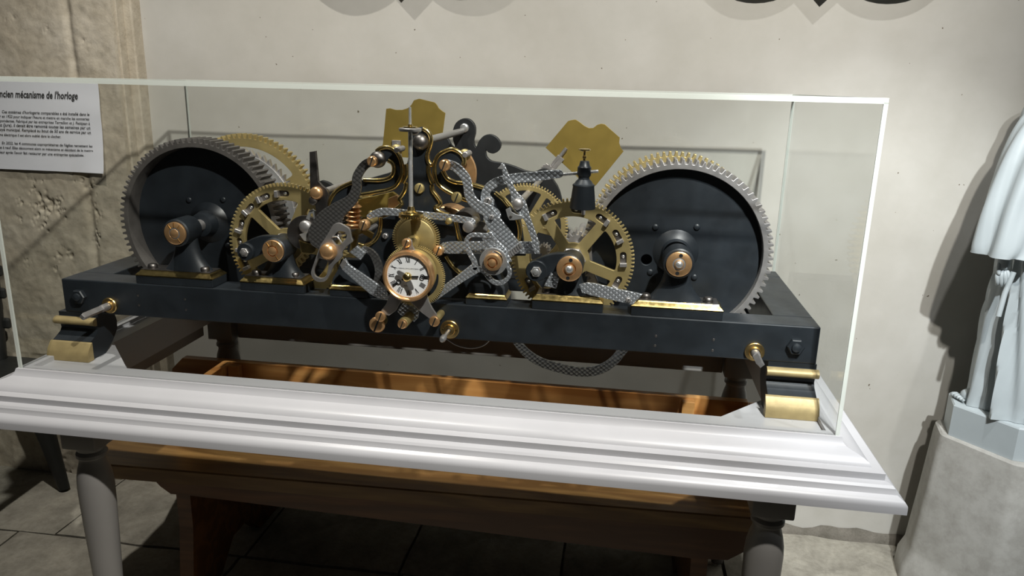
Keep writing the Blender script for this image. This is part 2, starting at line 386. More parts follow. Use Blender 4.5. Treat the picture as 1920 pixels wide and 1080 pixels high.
for x, y in ((-.635, -.118), (.672, -.118), (-.705, .545), (.705, .545)):
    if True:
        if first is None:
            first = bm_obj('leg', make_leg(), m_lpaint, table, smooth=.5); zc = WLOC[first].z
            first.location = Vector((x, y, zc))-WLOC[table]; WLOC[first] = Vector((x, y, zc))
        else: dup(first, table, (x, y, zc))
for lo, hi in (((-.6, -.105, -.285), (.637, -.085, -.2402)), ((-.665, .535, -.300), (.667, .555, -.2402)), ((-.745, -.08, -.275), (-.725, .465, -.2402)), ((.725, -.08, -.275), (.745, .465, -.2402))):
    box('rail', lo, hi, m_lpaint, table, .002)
# ------------------------------------------------------------------ clear case
case = empty('display_case', (0, .2, -.1535), 'clear acrylic box with bright edges standing on the grey table around the clockwork', 'display case')
T = .006; zb = -.1535
box('pane', (-GW, GY0, zb), (GW, GY0+T, GT-T), m_glass, case, 0)
box('pane', (-GW, GY1-T, zb), (GW, GY1, GT-T), m_glass, case, 0)
box('pane', (-GW, GY0+T, zb), (-GW+T, GY1-T, GT-T), m_glass, case, 0)
box('pane', (GW-T, GY0+T, zb), (GW, GY1-T, GT-T), m_glass, case, 0)
box('top_pane', (-GW, GY0, GT-T), (GW, GY1, GT), m_glass, case, 0)
e = .0035; o_ = .0006
for sx in (-1, 1):
    x0, x1 = (-GW-o_, -GW+T) if sx < 0 else (GW-T, GW+o_)
    box('upright_edge', (x0, GY0-o_, zb), (x1, GY0-o_+e, GT-T), m_edge, case, 0)
    box('upright_edge', (x0, GY1-e+o_, zb), (x1, GY1+o_, GT-T), m_edge, case, 0)
    box('top_edge', (x0, GY0+e, GT-T-.001), (x1, GY1-e, GT+o_), m_edge, case, 0)
box('top_edge', (-GW-o_, GY0-o_, GT-T-.002), (GW+o_, GY0-o_+e, GT+o_), m_edge, case, 0)
box('top_edge', (-GW-o_, GY1-e+o_, GT-T), (GW+o_, GY1+o_, GT+o_), m_edge, case, 0)
# ------------------------------------------------------------------ clockwork
clock = empty('clock_movement', (0, .217, -.163), 'antique tower clock movement of black iron and brass gears inside the clear case', 'clock mechanism')
H, D = .0707, .434
def beam(lo, hi, **k): return box('bed_beam', lo, hi, m_black, clock, .0025, **k)
fb = beam((-.75, 0, -H), (.75, .061, 0)); rb = beam((-.75, D-.06, -H), (.75, D, 0))
beam((-.75, .0612, -H), (-.677, D-.0602, -.0004)); beam((.677, .0612, -H), (.75, D-.0602, -.0004))
# small rivet holes along the front of the bed
for px, py in ((1230, 630), (1228, 648), (1338, 637), (1336, 657), (347, 561), (349, 581), (259, 554), (261, 572)):
    x, z = P(px, py, 0); lathe('rivet', [(.0022, 0), (.0026, .0006), (.0012, .0012), (0, .0012)], (x, .0002, z), m_steeld, fb, flip=-1, n=10)
def hexbolt(name, x, y, z, r, mat, parent, h=.010, axis='Y', flip=-1):
    bm = bmesh.new(); lathe_bm(bm, [(r, 0), (r, h*.8), (r*.88, h)], (x, y, z), axis, 6, flip)
    lathe_bm(bm, [(r*.55, h), (r*.5, h*1.35), (r*.25, h*1.5), (0, h*1.55)], (x, y, z), axis, 16, flip)
    bmesh.ops.recalc_face_normals(bm, faces=bm.faces); return bm_obj(name, bm, mat, parent, smooth=.5)
for px, py in ((148, 556), (1492, 650)):
    x, z = P(px, py, -.004); hexbolt('hex_bolt', x, -.0001, z, .0155, m_black, fb)
# ogee feet with gilded bands
fprof = [(.0, -.0708), (.0, -.079), (-.004, -.0795), (-.003, -.096), (.001, -.100), (.002, -.106), (-.003, -.113), (-.016, -.120), (-.026, -.1245), (-.026, -.163), (.015, -.163), (.042, -.143), (.060, -.122), (.062, -.105), (.057, -.088), (.055, -.0708)]
for fx in (-.723, .709):
    for rear in (0, 1):
        yy = (lambda y: D-y) if rear else (lambda y: y)
        bm = bmesh.new(); prism_x(bm, smoothpath([(yy(y), z) for y, z in fprof], 1), fx-.0425, fx+.0425); bmesh.ops.recalc_face_normals(bm, faces=bm.faces)
        ft = bm_obj('bracket_foot', bm, m_black, clock, smooth=.5)
        bm = bmesh.new(); pr = [(-.0042+.0125*math.cos(a)*1.0, -.0875+.0085*math.sin(a)) for a in [PI/2+PI*k/8 for k in range(9)]]
        prism_x(bm, [(yy(y), z) for y, z in pr], fx-.0455, fx+.0455); bmesh.ops.recalc_face_normals(bm, faces=bm.faces)
        bm_obj('gilded_roll', bm, m_goldp, ft, smooth=.6)
        bm = bmesh.new(); pr = [(-.0262, -.125), (-.030, -.127), (-.040, -.140), (-.044, -.152), (-.044, -.1625), (-.0262, -.1625)]
        prism_x(bm, [(yy(y), z) for y, z in pr], fx-.0465, fx+.0465); bmesh.ops.recalc_face_normals(bm, faces=bm.faces)
        bm_obj('gilded_toe', bm, m_goldp, ft, smooth=.4)
# ---- gears
def gear_outline(cx, cz, R, root, n, ph=0, top=.3, ratchet=False):
    o = []; st = 2*PI/n
    for k in range(n):
        a = ph+st*k
        sh = [(root, -.5), (root, -.30), (R, -top*.55), (R, top*.55), (root, .30)] if not ratchet else [(root, -.45), (R, .35), (root, .42)]
        o += [(cx+r*math.cos(a+st*f), cz+r*math.sin(a+st*f)) for r, f in sh]
    return o
def windows(cx, cz, ri, rh, n, w_, ph, fil=.010):
    out = []; st = 2*PI/n
    for k in range(n):
        a0 = ph+st*k; a1 = a0+st
        b0, b1 = a0+math.asin(w_/2/ri), a1-math.asin(w_/2/ri); c0, c1 = a0+math.asin(min(.9, w_/2/rh)), a1-math.asin(min(.9, w_/2/rh))
        if c1 <= c0: c0 = c1 = (a0+a1)/2
        m = 9; pts = [(cx+ri*math.cos(b0+(b1-b0)*i/m), cz+ri*math.sin(b0+(b1-b0)*i/m)) for i in range(m+1)]
        pts += [(cx+rh*math.cos(c1+(c0-c1)*i/3), cz+rh*math.sin(c1+(c0-c1)*i/3)) for i in range(4)]
        out.append(rounded(pts, fil, 4) if fil else pts)
    return out
def slot(cx, cz, r, a, w_, l):                       # obround hole lying along the rim
    x, z = cx+r*math.cos(a), cz+r*math.sin(a); ux, uz = -math.sin(a), math.cos(a); vx, vz = math.cos(a), math.sin(a); o = []
    for s, base in ((1, a+PI/2), (-1, a-PI/2)):
        for k in range(7):
            t = base-PI/2+PI*k/6
            o.append((x+s*ux*l/2+w_/2*math.cos(t), z+s*uz*l/2+w_/2*math.sin(t)))
    return o
def gear(name, cx, cz, Y, th, R, depth, n, mat, parent, ri=None, rh=.02, ns=5, sw=.016, ph=0, slots=(), gph=0, bevel=.0006, **k):
    h = windows(cx, cz, ri, rh, ns, sw, ph) if ri else []
    h += list(slots); k2 = {a: k.pop(a) for a in ('ratchet', 'top') if a in k}
    return plate(name, gear_outline(cx, cz, R, R-depth, n, gph, **k2), Y, th, mat, parent, h, bevel=bevel, smooth=.5, **k)
def arbor(x, z, y0, y1, r, mat=None, parent=None, name='arbor', n=20):
    return lathe(name, [(r*.8, 0), (r, .001), (r, y1-y0-.001), (r*.8, y1-y0)], (x, y0, z), mat or m_steel, parent or clock, n=n)
def slotted_cap(name, x, y, z, r, mat, parent, h=.006, n=28, slotw=.22, ang=1.2, dome=.5):
    # turned screw head whose sawn slot is a dark bar, its shade put into the colour
    bm = bmesh.new(); lathe_bm(bm, [(r, 0), (r, h*.55), (r*.9, h*.85), (r*.72, h), (0, h)], (x, y, z), 'Y', n, -1)
    c, s = math.cos(ang), math.sin(ang); bmesh.ops.recalc_face_normals(bm, faces=bm.faces)
    o = bm_obj(name, bm, mat, parent, smooth=.5)
    b2 = bmesh.new(); l, w_ = r*.86, r*slotw*.5
    loft(b2, [[(x+c*a*l-s*b*w_, yy, z+s*a*l+c*b*w_) for a, b in ((-1, -1), (1, -1), (1, 1), (-1, 1))] for yy in (y-h-.0002, y-h*.5)])
    bmesh.ops.recalc_face_normals(b2, faces=b2.faces); bm_obj('slot', b2, m_black2, o)
    return o
def domed(name, x, y, z, r, mat, parent, h=None, n=24):
    h = h or r*.8
    return lathe(name, [(r, 0), (r*1.0, h*.35), (r*.92, h*.62), (r*.7, h*.85), (r*.36, h*.97), (0, h)], (x, y, z), mat, parent, flip=-1, n=n, smooth=.9)
# ---- pillow-block bearings
def bearing(x, z, X0, X1, rh, capr, hy0, hy1, style, base=1.0):
    zt = .0275
    b = box('bearing_plinth', (X0, .0012, .0002), (X1, .058, .0165), m_black, clock, .0012)
    bm = bmesh.new(); loft(bm, [[(X0+i, .0004+i, h), (X1-i, .0004+i, h), (X1-i, .0586-i, h), (X0+i, .0586-i, h)] for i, h in ((0, .0166), (0, .0185), (.0025, .0215), (.006, .0245), (.008, zt))])
    bmesh.ops.recalc_face_normals(bm, faces=bm.faces); bm_obj('brass_sole_plate', bm, m_gold, b, smooth=.3)
    top = box('cap_plate', (X0+.008, .0085, zt), (X1-.008, .0505, zt+.0016), m_steeld, b, .0004)
    for bx in (X0+.026, X1-.026):
        lathe('plate_bolt', [(.0092, 0), (.0096, .001), (.0092, .0062), (.0075, .0085), (.004, .0092), (0, .0092)], (bx, .022, zt+.0016), m_steeld, b, axis='Z', n=18)
    # flared pedestal
    bm = bmesh.new(); rings = []; zb_ = zt+.0017; w0 = min((X1-X0)*.31, .05)*base; zn = z-.004
    for k in range(13):
        t = k/12; f = (1-t)**2.6; rx = rh*.80+(w0-rh*.80)*f; ry = .017+.006*f; hz = zb_+(zn-zb_)*t
        rings.append([(x+rx*math.cos(2*PI*i/28), .03+ry*math.sin(2*PI*i/28), hz+(.0015 if k == 0 else 0)*0) for i in range(28)])
    loft(bm, rings); bmesh.ops.recalc_face_normals(bm, faces=bm.faces); bm_obj('pedestal', bm, m_black, b, smooth=.8)
    lathe('housing', [(rh*.9, 0), (rh, .002), (rh, hy1-hy0-.003), (rh*.93, hy1-hy0)], (x, hy0, z), m_black, b, n=36)
    c = lathe('bronze_cap', [(capr, -.001), (capr, .0035), (capr*.94, .0045), (capr*.52, .0050), (capr*.50, .0028), (capr*.40, .0026), (capr*.38, .0062), (capr*.2, .0078), (0, .0082)], (x, hy0, z), m_bronze, b, flip=-1, n=40)
    if style == 'grooves':
        for a in (PI*.30, PI*.5, PI*.70, -PI*.32):
            bm = bmesh.new(); cs, sn = math.cos(a), math.sin(a); l0, l1, hw = capr*.5, capr*.95, .0007
            loft(bm, [[(x+cs*r-sn*q, hy0-.0049-.0003*0, z+sn*r+cs*q) for r, q in ((l0, -hw), (l1, -hw), (l1, hw), (l0, hw))], [(x+cs*r-sn*q, hy0-.0056, z+sn*r+cs*q) for r, q in ((l0, -hw*.5), (l1, -hw*.5), (l1, hw*.5), (l0, hw*.5))]])
            bmesh.ops.recalc_face_normals(bm, faces=bm.faces); bm_obj('radial_rib', bm, m_gold, b)
    else:
        for s in (1, -1): lathe('spanner_hole', [(.0034, 0), (.0034, .0008), (.0024, .0009), (0, .0002)], (x+.002*s, hy0-.0046, z+s*capr*.72), m_black2, b, flip=-1, n=14)
        lathe('oil_ball', [(capr*.32, 0), (capr*.28, .003), (capr*.18, .005), (0, .0058)], (x, hy0-.0060, z), m_bright, b, flip=-1, n=20)
    return b
b1 = bearing(-.4804, .110, -.582, -.4157, .0275, .0225, -.006, .046, 'grooves')
b4 = bearing(.4917, .1035, .4125, .578, .0275, .0228, -.006, .046, 'holes')
b2 = bearing(-.2754, .0872, -.357, -.224, .0245, .0215, -.012, .044, 'grooves')
b3 = bearing(.2965, .0855, .2277, .3604, .0245, .0235, -.014, .044, 'holes')
# cranked arm with an eccentric bolt beside each second-wheel bearing
def ecc(bx, bz, px, py, R_, by):
    x, z = P(px, py, by)
    a = plate('adjusting_arm', ribbon([(bx, bz+.004), ((bx+x)/2, (bz+z)/2+.010), (x, z)], [.042, .036, 2*R_], 5), by+.004, .014, m_black, clock, bevel=.002)
    lathe('boss', [(R_, 0), (R_, .006), (R_*.93, .008), (0, .008)], (x, by+.0042, z), m_black, a, flip=-1)
    hexbolt('hex_nut', x, by-.0040, z, R_*.52, m_bright if px > 900 else m_steel, a, .005)
ecc(-.2754, .0872, 461, 472, .0175, .002); ecc(.2965, .0855, 1006, 508, .0200, .0)
# ---- great wheels with winding drums
def train(cx, cz, right):
    Y = .080; R = .1785
    g = gear('great_wheel', cx, cz, Y, .050, R, .0088, 84 if right else 88, m_steel if right else m_iron, clock, ri=None, slots=[circle(cx, cz, R-.0185, 72)], bevel=.0008, top=.28)
    holes = []
    rec = .018 if right else .038
    if right:
        hx, hz = P(1212, 487, Y+rec); holes = [circle(hx, hz, .0105, 24)]
    d = plate('wheel_disc', circle(cx, cz, R-.0180, 72), Y+rec, .008, m_black, g, holes, bevel=.001)
    for k, a in enumerate((.95, 2.3, 3.9, 5.4)):
        r = .062; domed('disc_bolt', cx+r*math.cos(a), Y+rec+.0002, cz+r*math.sin(a), .0062, m_black, g, .004, 14)
    lathe('wheel_hub', [(.044, 0), (.040, .004), (.028, .012), (.025, .024), (.024, rec-.004), (.018, rec-.002)], (cx, Y+rec+.0005, cz), m_black, g, flip=-1, n=36)
    dr = lathe('winding_drum', [(.03, 0), (.118, 0), (.122, .004), (.118, .008), (.112, .010), (.112, .090), (.122, .093), (.122, .098), (.03, .098)], (cx, Y+.051, cz), m_black2, clock, n=64, smooth=.4)
    tm = [(cx+.1135*math.cos(t), Y+.065+.072*t/(2*PI*10), cz+.1135*math.sin(t)) for t in [2*PI*10*i/400 for i in range(401)]]
    tube('drum_groove_ridge', tm, .0022, m_iron, dr, 1)
    rt = gear('ratchet_wheel', cx, cz, Y+.158, .012, .150, .010, 60, m_steel, clock, slots=[circle(cx, cz, .03, 32)], ratchet=True)
    lathe('steel_flange', [(.139, 0), (.139, .003), (.122, .004), (.122, 0)], (cx, Y+.1579, cz), m_bright, rt, flip=-1, n=64)
    gear('rear_brass_wheel', cx, cz, .286, .020, R*.985, .010, 84, m_brass, clock, ri=R-.032, rh=.045, ns=5, sw=.024, ph=.55 if not right else .9)
    arbor(cx, cz, -.011, .43, .0125)
    rbx = box('rear_bearing', (cx-.05, D-.055, 0.0002), (cx+.05, D-.006, .024), m_black, clock, .003)
    plate('rear_pedestal', rounded([(cx-.04, .0242), (cx+.04, .0242), (cx+.022, .07), (cx+.024, cz+.018), (cx-.024, cz+.018), (cx-.022, .07)], .012), D-.045, .03, m_black, rbx, bevel=.002)
train(-.4804, .110, False); train(.4917, .1035, True)
# ---- second wheels with lifting slots and pins
def second(cx, cz, Y, R, ph, sa):
    sl = [slot(cx, cz, R-.0215, a, .0125, .015) for a in sa]
    g = gear('second_wheel', cx, cz, Y, .009, R, .0062, 96, m_brass, clock, ri=R-.034, rh=.033, ns=5, sw=.021, ph=ph, slots=sl)
    for a in sa:
        x, z = cx+(R-.0215)*math.cos(a), cz+(R-.0215)*math.sin(a); ux, uz = -math.sin(a), math.cos(a)
        dv = -1 if uz > 0 else 1
        plate('slot_plate', [(x+ux*s*.015+math.cos(a)*q*.0066, z+uz*s*.015+math.sin(a)*q*.0066) for s, q in ((-1, -1), (1, -1), (1, 1), (-1, 1))], Y+.005, .004, m_steeld, g)
        bm = bmesh.new(); b_ = Vector((x+dv*ux*.0105, 0, z+dv*uz*.0105)); rr = Vector((math.cos(a), 0, math.sin(a))); t_ = Vector((ux, 0, uz))
        loft(bm, [[b_+rr*q*.0068+t_*s*.0036+Vector((0, yy, 0)) for s, q in ((-1, -1), (1, -1), (1, 1), (-1, 1))] for yy in (Y-.009, Y+.006)])
        bmesh.ops.recalc_face_normals(bm, faces=bm.faces); bmesh.ops.bevel(bm, geom=bm.edges[:], offset=.0007, segments=1, affect='EDGES')
        bm_obj('lifting_pin', bm, m_steel, g)
        domed('pin_screw', x-dv*ux*.004, Y-.0002+.005, z-dv*uz*.004, .0033, m_bright, g, .003, 12)
    hexbolt('hub_nut', cx, Y-.0002, cz, .026, m_steel, g, .012)
    arbor(cx, cz, -.016, .43, .0085)
    return g
second(-.2754, .0872, .048, .1235, math.radians(137), [math.radians(a) for a in (92, 115, 138, 161, 183, 205, 232)])
second(.2965, .0855, .060, .1180, math.radians(124.5), [math.radians(a) for a in (4, 31, 57, 86, 118, 213, 240, 335)])
for cx, cz, ph in ((-.2754, .0872, .4), (.2965, .0855, .2)):
    gear('rear_pinion', cx, cz, .20, .05, .030, .008, 14, m_steel, clock)
# small wheels inside the frame
def inner_wheel(px, py, rpx, Y, ph, n, wide=.012):
    cx, cz = P(px, py, Y); R = abs(P(px+rpx, py, Y)[0]-cx)
    g = gear('train_wheel', cx, cz, Y, .009, R, .005, n, m_brass, clock, ri=R-.014, rh=.018, ns=5, sw=wide, ph=ph)
    lathe('collet', [(.016, 0), (.014, .010), (.009, .012)], (cx, Y-.0001, cz), m_brass, g, flip=-1, n=24)
    arbor(cx, cz, .03, .40, .006)
    return cx, cz
inner_wheel(985, 424, 80, .145, 1.05, 84); inner_wheel(668, 425, 66, .145, 2.0, 80)
gear('pinion', *P(965, 487, .10), .10, .03, .016, .005, 12, m_brass, clock)
gear('pinion', *P(1020, 470, .10), .10, .03, .012, .004, 10, m_steel, clock)
gear('pinion', *P(655, 407, .11), .11, .03, .018, .005, 12, m_steeld, clock)
# ---- centre frame: black plates edged with gilt beads
Yp = .020
def bead(px, Y=Yp-.001, r=.0042, parent=None, n=6): return ptube('gilt_bead', px, Y, r, m_gold, parent, n, res=3)
post = pplate('centre_post', [(772, 244), (788, 238), (797, 243), (806, 251), (809, 262), (806, 276), (803, 291), (805, 306), (803, 312), (805, 325), (811, 345), (814, 359), (823, 370), (828, 381), (820, 388), (838, 400), (856, 414), (863, 440), (880, 470), (892, 500), (905, 540), (880, 561), (720, 551), (650, 545), (664, 500), (690, 470), (700, 440), (716, 410), (752, 398), (757, 383), (752, 372), (760, 360), (764, 343), (765, 323), (763, 308), (766, 290)], Yp, .014, m_black, clock, bevel=.0015)
bead([(793, 241), (803, 248), (808, 260), (806, 275), (802, 288), (802, 300), (807, 308), (811, 309)], parent=post)
bead([(804, 310), (804, 323), (808, 336), (812, 345)], parent=post)
bead([(810, 347), (811, 357), (818, 367), (825, 378), (824, 385), (817, 388), (818, 393), (828, 399), (842, 403)], parent=post)
bead([(762, 308), (763, 323), (760, 334), (756, 343)], parent=post)
bead([(762, 343), (760, 356), (754, 367), (749, 374), (753, 382), (748, 388), (742, 392)], parent=post)
bead([(854, 413), (857, 428), (861, 447), (868, 460)], parent=post); bead([(836, 480), (848, 498), (860, 510), (872, 512)], parent=post)
bead([(714, 408), (714, 425), (709, 442), (698, 455), (684, 461), (672, 458)], parent=post)
sl = pplate('scroll_plate', [(706, 284), (714, 278), (727, 276), (739, 281), (749, 294), (754, 312), (753, 330), (743, 348), (727, 356), (706, 360), (679, 366), (655, 372), (640, 385), (626, 402), (606, 410), (606, 395), (614, 384), (620, 372), (629, 360), (643, 350), (661, 342), (682, 337), (706, 337), (724, 336), (734, 329), (738, 317), (735, 307), (728, 301), (718, 306), (706, 300)], Yp, .012, m_black, clock, bevel=.0015)
bead([(706, 284), (714, 278), (727, 276), (739, 281), (749, 294), (754, 312), (753, 330), (743, 348), (727, 356), (706, 360), (679, 365)], parent=sl, n=5)
bead([(728, 301), (736, 306), (739, 317), (735, 330), (724, 336), (706, 338), (682, 337)], parent=sl, n=5)
bead([(664, 341), (643, 350), (629, 360), (620, 374), (613, 390)], parent=sl)
sr = pplate('scroll_plate', [(869, 310), (870, 298), (863, 287), (849, 280), (836, 283), (823, 291), (816, 305), (815, 323), (819, 341), (830, 353), (849, 364), (870, 376), (900, 384), (925, 402), (945, 440), (952, 480), (985, 480), (980, 440), (975, 410), (958, 390), (943, 372), (928, 360), (908, 352), (885, 346), (863, 343), (850, 340), (838, 334), (830, 322), (840, 310)], Yp, .012, m_black, clock, bevel=.0015)
bead([(869, 309), (870, 298), (863, 287), (849, 280), (836, 283), (823, 291), (816, 305), (815, 323), (819, 341), (830, 353), (849, 364), (870, 374), (902, 384)], parent=sr, n=5)
bead([(830, 320), (838, 334), (851, 341), (863, 343), (886, 346), (909, 353)], parent=sr); bead([(928, 361), (942, 373), (954, 387)], parent=sr)
bead([(970, 412), (974, 430), (973, 452), (968, 470)], parent=sr)
# sole blocks of the centre frame
for a_, b_ in ((617, 690), (873, 950)):
    x0, x1 = P(a_, 545, 0)[0], P(b_, 570, 0)[0]
    pb = box('post_plinth', (x0, .0012, .0002), (x1, .058, .0125), m_black, clock, .0012)
    bm = bmesh.new(); loft(bm, [[(x0+i, .0004+i, h), (x1-i, .0004+i, h), (x1-i, .0586-i, h), (x0+i, .0586-i, h)] for i, h in ((0, .0126), (0, .0145), (.0025, .0175), (.0035, .0195), (.007, .0225))])
    bmesh.ops.recalc_face_normals(bm, faces=bm.faces); bm_obj('brass_sole_plate', bm, m_gold, pb, smooth=.3)
    bm = bmesh.new(); xm = (x0+x1)/2
    loft(bm, [[(xm+sx*wd, .030+sy*dp, h) for sx, sy in ((-1, -1), (1, -1), (1, 1), (-1, 1))] for h, wd, dp in ((.0226, .036, .024), (.034, .034, .020), (.050, .026, .013), (.07, .020, .010))])
    bmesh.ops.recalc_face_normals(bm, faces=bm.faces); bm_obj('post_foot', bm, m_black, pb)
# pillars and pivots through the frame
def boss(name, px, py, Y, r, mat, parent=None, h=None): x, z = P(px, py, Y); return domed(name, x, Y, z, r, mat, parent or clock, h)
def cap(name, px, py, Y, r, mat=None, parent=None, **k): x, z = P(px, py, Y); return slotted_cap(name, x, Y, z, r, mat or m_bronze, parent or clock, **k)
boss('ball_nut', 790, 266, Yp-.0002, .0150, m_steeld, post, .018)
cap('brass_screw', 787, 353, Yp-.0002, .0098, m_brass, post)
x, z = P(790, 266, Yp); arbor(x, z, Yp+.0145, .371, .0072, m_lpaint, name='cross_rod')
boss('ball_nut', 709, 299, .004, .0155, m_steeld); boss('ball_nut', 744, 281, .055, .0110, m_brass); boss('ball_nut', 872, 290, .055, .0110, m_brass)
for px, py, y1 in ((701, 302, .06), (836, 309, .06), (744, 281, .054), (872, 290, .054), (597, 362, .2), (617, 471, .3), (925, 490, .3)):
    x, z = P(px, py, .015); arbor(x, z, .012, y1, .0055)
cap('brass_screw', 857, 370, .006, .0105, m_brass); cap('frame_screw', 723, 442, Yp-.0004, .0058, m_steel)
for px, py in ((696, 400), (840, 416)): boss('stud', px, py, .008, .0055, m_brass)
x, z = P(857, 370, .012); arbor(x, z, .0065, Yp, .006)
# rear frame plate cut in scrolls
RY = .372
rear = pplate('rear_scroll_plate', [(853, 276), (849, 262), (849, 244), (855, 230), (868, 222), (881, 224), (890, 235), (891, 250), (888, 264), (892, 276), (898, 264), (908, 254), (920, 252), (932, 258), (939, 270), (936, 281), (926, 288), (916, 286), (911, 282), (912, 293), (922, 302), (945, 306), (965, 312), (985, 320), (1002, 322), (1014, 317), (1024, 316), (1033, 322), (1037, 336), (1050, 360), (1060, 420), (1060, 520), (560, 500), (560, 420), (590, 365), (598, 340), (614, 342), (625, 349), (640, 350), (690, 335), (740, 320), (770, 300), (790, 278), (808, 262), (825, 254), (838, 258), (846, 272)], RY, .014, m_black2, clock, sm=3, bevel=.0015)
boss('stud', 871, 240, RY-.0002, .0105, m_bright, rear, .006)
bx = box('rear_pedestal', (-.30, D-.058, .0002), (.25, D-.03, .09), m_black2, clock, .002)
# brass barrel sheets seen between the plates
pplate('brass_bridge', [(664, 376), (735, 360), (752, 372), (748, 400), (690, 408), (662, 405)], .125, .012, m_brassd, clock)
pplate('brass_bridge', [(728, 372), (744, 366), (756, 384), (744, 398), (726, 402)], .09, .010, m_bronze, clock)
def cyl(name, px, py, rpx, Y, l, mat, **k):
    x, z = P(px, py, Y); r = abs(P(px+rpx, py, Y)[0]-x)
    return lathe(name, [(r*.3, 0), (r*.96, 0), (r, .002), (r, l-.002), (r*.96, l), (r*.3, l)], (x, Y, z), mat, clock, n=48, **k)
cyl('bronze_drum', 838, 432, 44, .07, .05, m_bronze); cyl('dark_drum', 868, 420, 24, .05, .05, m_steeld); cyl('grey_disc', 902, 428, 13, .04, .006, m_lpaint)
pplate('bronze_cam', [(873, 284), (884, 296), (892, 318), (890, 345), (876, 345), (868, 330), (866, 300)], .075, .01, m_bronze, clock, sm=3)
# worm on the left fly arbor
x, z = P(657, 405, .06); bm = bmesh.new()
lathe_bm(bm, [(.010, 0)]+[(.0165 if i % 2 else .011, .003+.0045*i) for i in range(11)]+[(.010, .053)], (x, .08, z-.028), 'Z', 24); bmesh.ops.recalc_face_normals(bm, faces=bm.faces)
bm_obj('worm', bm, m_bronze, clock, smooth=.4)
# ---- fly vanes and their arms
fy = .415
vl = pplate('fly_vane', [(713, 292), (718, 268), (724, 204), (731, 203), (742, 206), (754, 206), (764, 203), (771, 197), (776, 188), (786, 185), (815, 192), (819, 196), (823, 203), (829, 208), (835, 212), (828, 265), (826, 300)], fy, .0022, m_brassd, clock, bevel=.0004)
vr = pplate('fly_vane', [(1023, 277), (1065, 227), (1072, 225), (1079, 224), (1087, 229), (1096, 236), (1104, 240), (1112, 240), (1120, 234), (1127, 232), (1134, 233), (1162, 258), (1161, 268), (1164, 277), (1169, 284), (1117, 348), (1100, 348)], fy, .0022, m_brassd, clock, bevel=.0004)
box('fly_clip', (P(736, 270, fy)[0], fy-.006, P(736, 273, fy)[1]), (P(752, 268, fy)[0], fy-.0002, P(752, 263, fy)[1]), m_steel, vl, .001)
ptube('fly_arm', [(745, 268), (752, 300), (764, 340)], fy-.008, .0045, m_steel, clock); ptube('fly_arm', [(1062, 278), (1030, 318), (1000, 350)], fy-.008, .0045, m_steel, clock)
bx_ = pplate('fly_clip', [(1030, 312), (1046, 290), (1058, 299), (1040, 320)], fy-.012, .008, m_steel, vr)
x, z = P(1026, 318, fy-.02); gear('fly_ratchet', x, z, fy-.026, .006, .016, .004, 12, m_steel, clock, ratchet=True)
for px, py in ((764, 340), (1000, 350)):
    x, z = P(px, py, fy); lathe('fly_hub', [(.016, 0), (.016, .03), (.006, .03)], (x, .372+.0145, z), m_steel, clock)
# ---- levers
def lever(name, px, ws, Y, th, mat, **k): return pplate(name, ribbon(px, ws, 6), Y, th, mat, clock, bevel=.0009, **k)
lever('s_shaped_lever', [(705, 300), (684, 309), (669, 331), (668, 352), (658, 375), (634, 394), (614, 415), (604, 440)], [17, 17, 17, 18, 22, 32, 46, 56], -.004, .006, m_perld)
cap('pivot_screw', 700, 302, -.0042, .0100, h=.012)
bl = pplate('upright_lever', [(580, 285), (592, 283), (597, 340), (604, 348), (613, 355), (616, 366), (613, 382), (612, 402), (606, 418), (594, 410), (591, 385), (582, 374), (581, 345)], .004, .006, m_steeld, clock)
boss('pivot_nut', 594, 362, .0038, .0125, m_bronze); boss('stop_screw', 588, 376, .0038, .009, m_steeld)
pplate('latch_plate', [(573, 410), (580, 395), (586, 392), (592, 396), (593, 412), (588, 413), (586, 400), (582, 401), (580, 413)], .012, .004, m_bright, clock)
dk = pplate('round_plate', [(P_[0], P_[1]) for P_ in [(570+32*math.cos(t), 436+32*math.sin(t)) for t in [2*PI*k/30 for k in range(30)]]], .014, .006, m_steeld, clock)
boss('pivot_nut', 574, 425, .0138, .013, m_steel); pplate('block', [(561, 440), (586, 430), (604, 448), (598, 455), (570, 452)], .006, .007, m_lpaint, clock)
pplate('brass_finger', [(560, 450), (566, 453), (580, 457), (595, 460), (593, 464), (590, 472), (586, 476), (565, 474)], .004, .006, m_gold, clock)
def o2(q): return [(560+x/7.2, 400+y/7.2) for x, y in q]
hook = pplate('slotted_lever', rounded(o2([(465, 150), (540, 122), (610, 160), (690, 208), (710, 330), (735, 380), (650, 440), (582, 530), (592, 585), (540, 640), (470, 700), (420, 830), (360, 925), (250, 930), (180, 875), (160, 800), (200, 680), (290, 430), (380, 300)]), 6), -.016, .006, m_steel, clock,
    holes=[rounded(o2([(535, 235), (635, 255), (655, 320), (560, 430), (500, 430), (440, 340)]), 5), rounded(o2([(270, 600), (400, 640), (400, 730), (370, 850), (300, 885), (215, 845), (200, 770)]), 5)])
boss('pivot_nut', 617, 471, -.0162, .0165, m_bronze, None, .016)
for q in ([(455, 318), (520, 318), (570, 380), (575, 400)],): ptube('spring', o2(q), -.018, .0014, m_bright, hook)
pplate('diagonal_lever', o2([(555, 700), (625, 612), (672, 690), (860, 820), (1060, 955), (1180, 1060), (1230, 1180), (1100, 1160), (960, 1090), (760, 920), (585, 760)]), -.022, .006, m_perl, clock)
pplate('end_plate', o2([(555, 700), (605, 610), (650, 665), (590, 760)]), -.024, .0018, m_steel, clock)
pplate('steel_block', o2([(680, 525), (785, 438), (900, 540), (838, 632)]), -.006, .008, m_perl, clock)
lever('curved_lever', [(682, 466), (696, 474), (706, 490), (710, 510), (704, 535)], [9, 12, 15, 15, 12], .002, .006, m_perld)
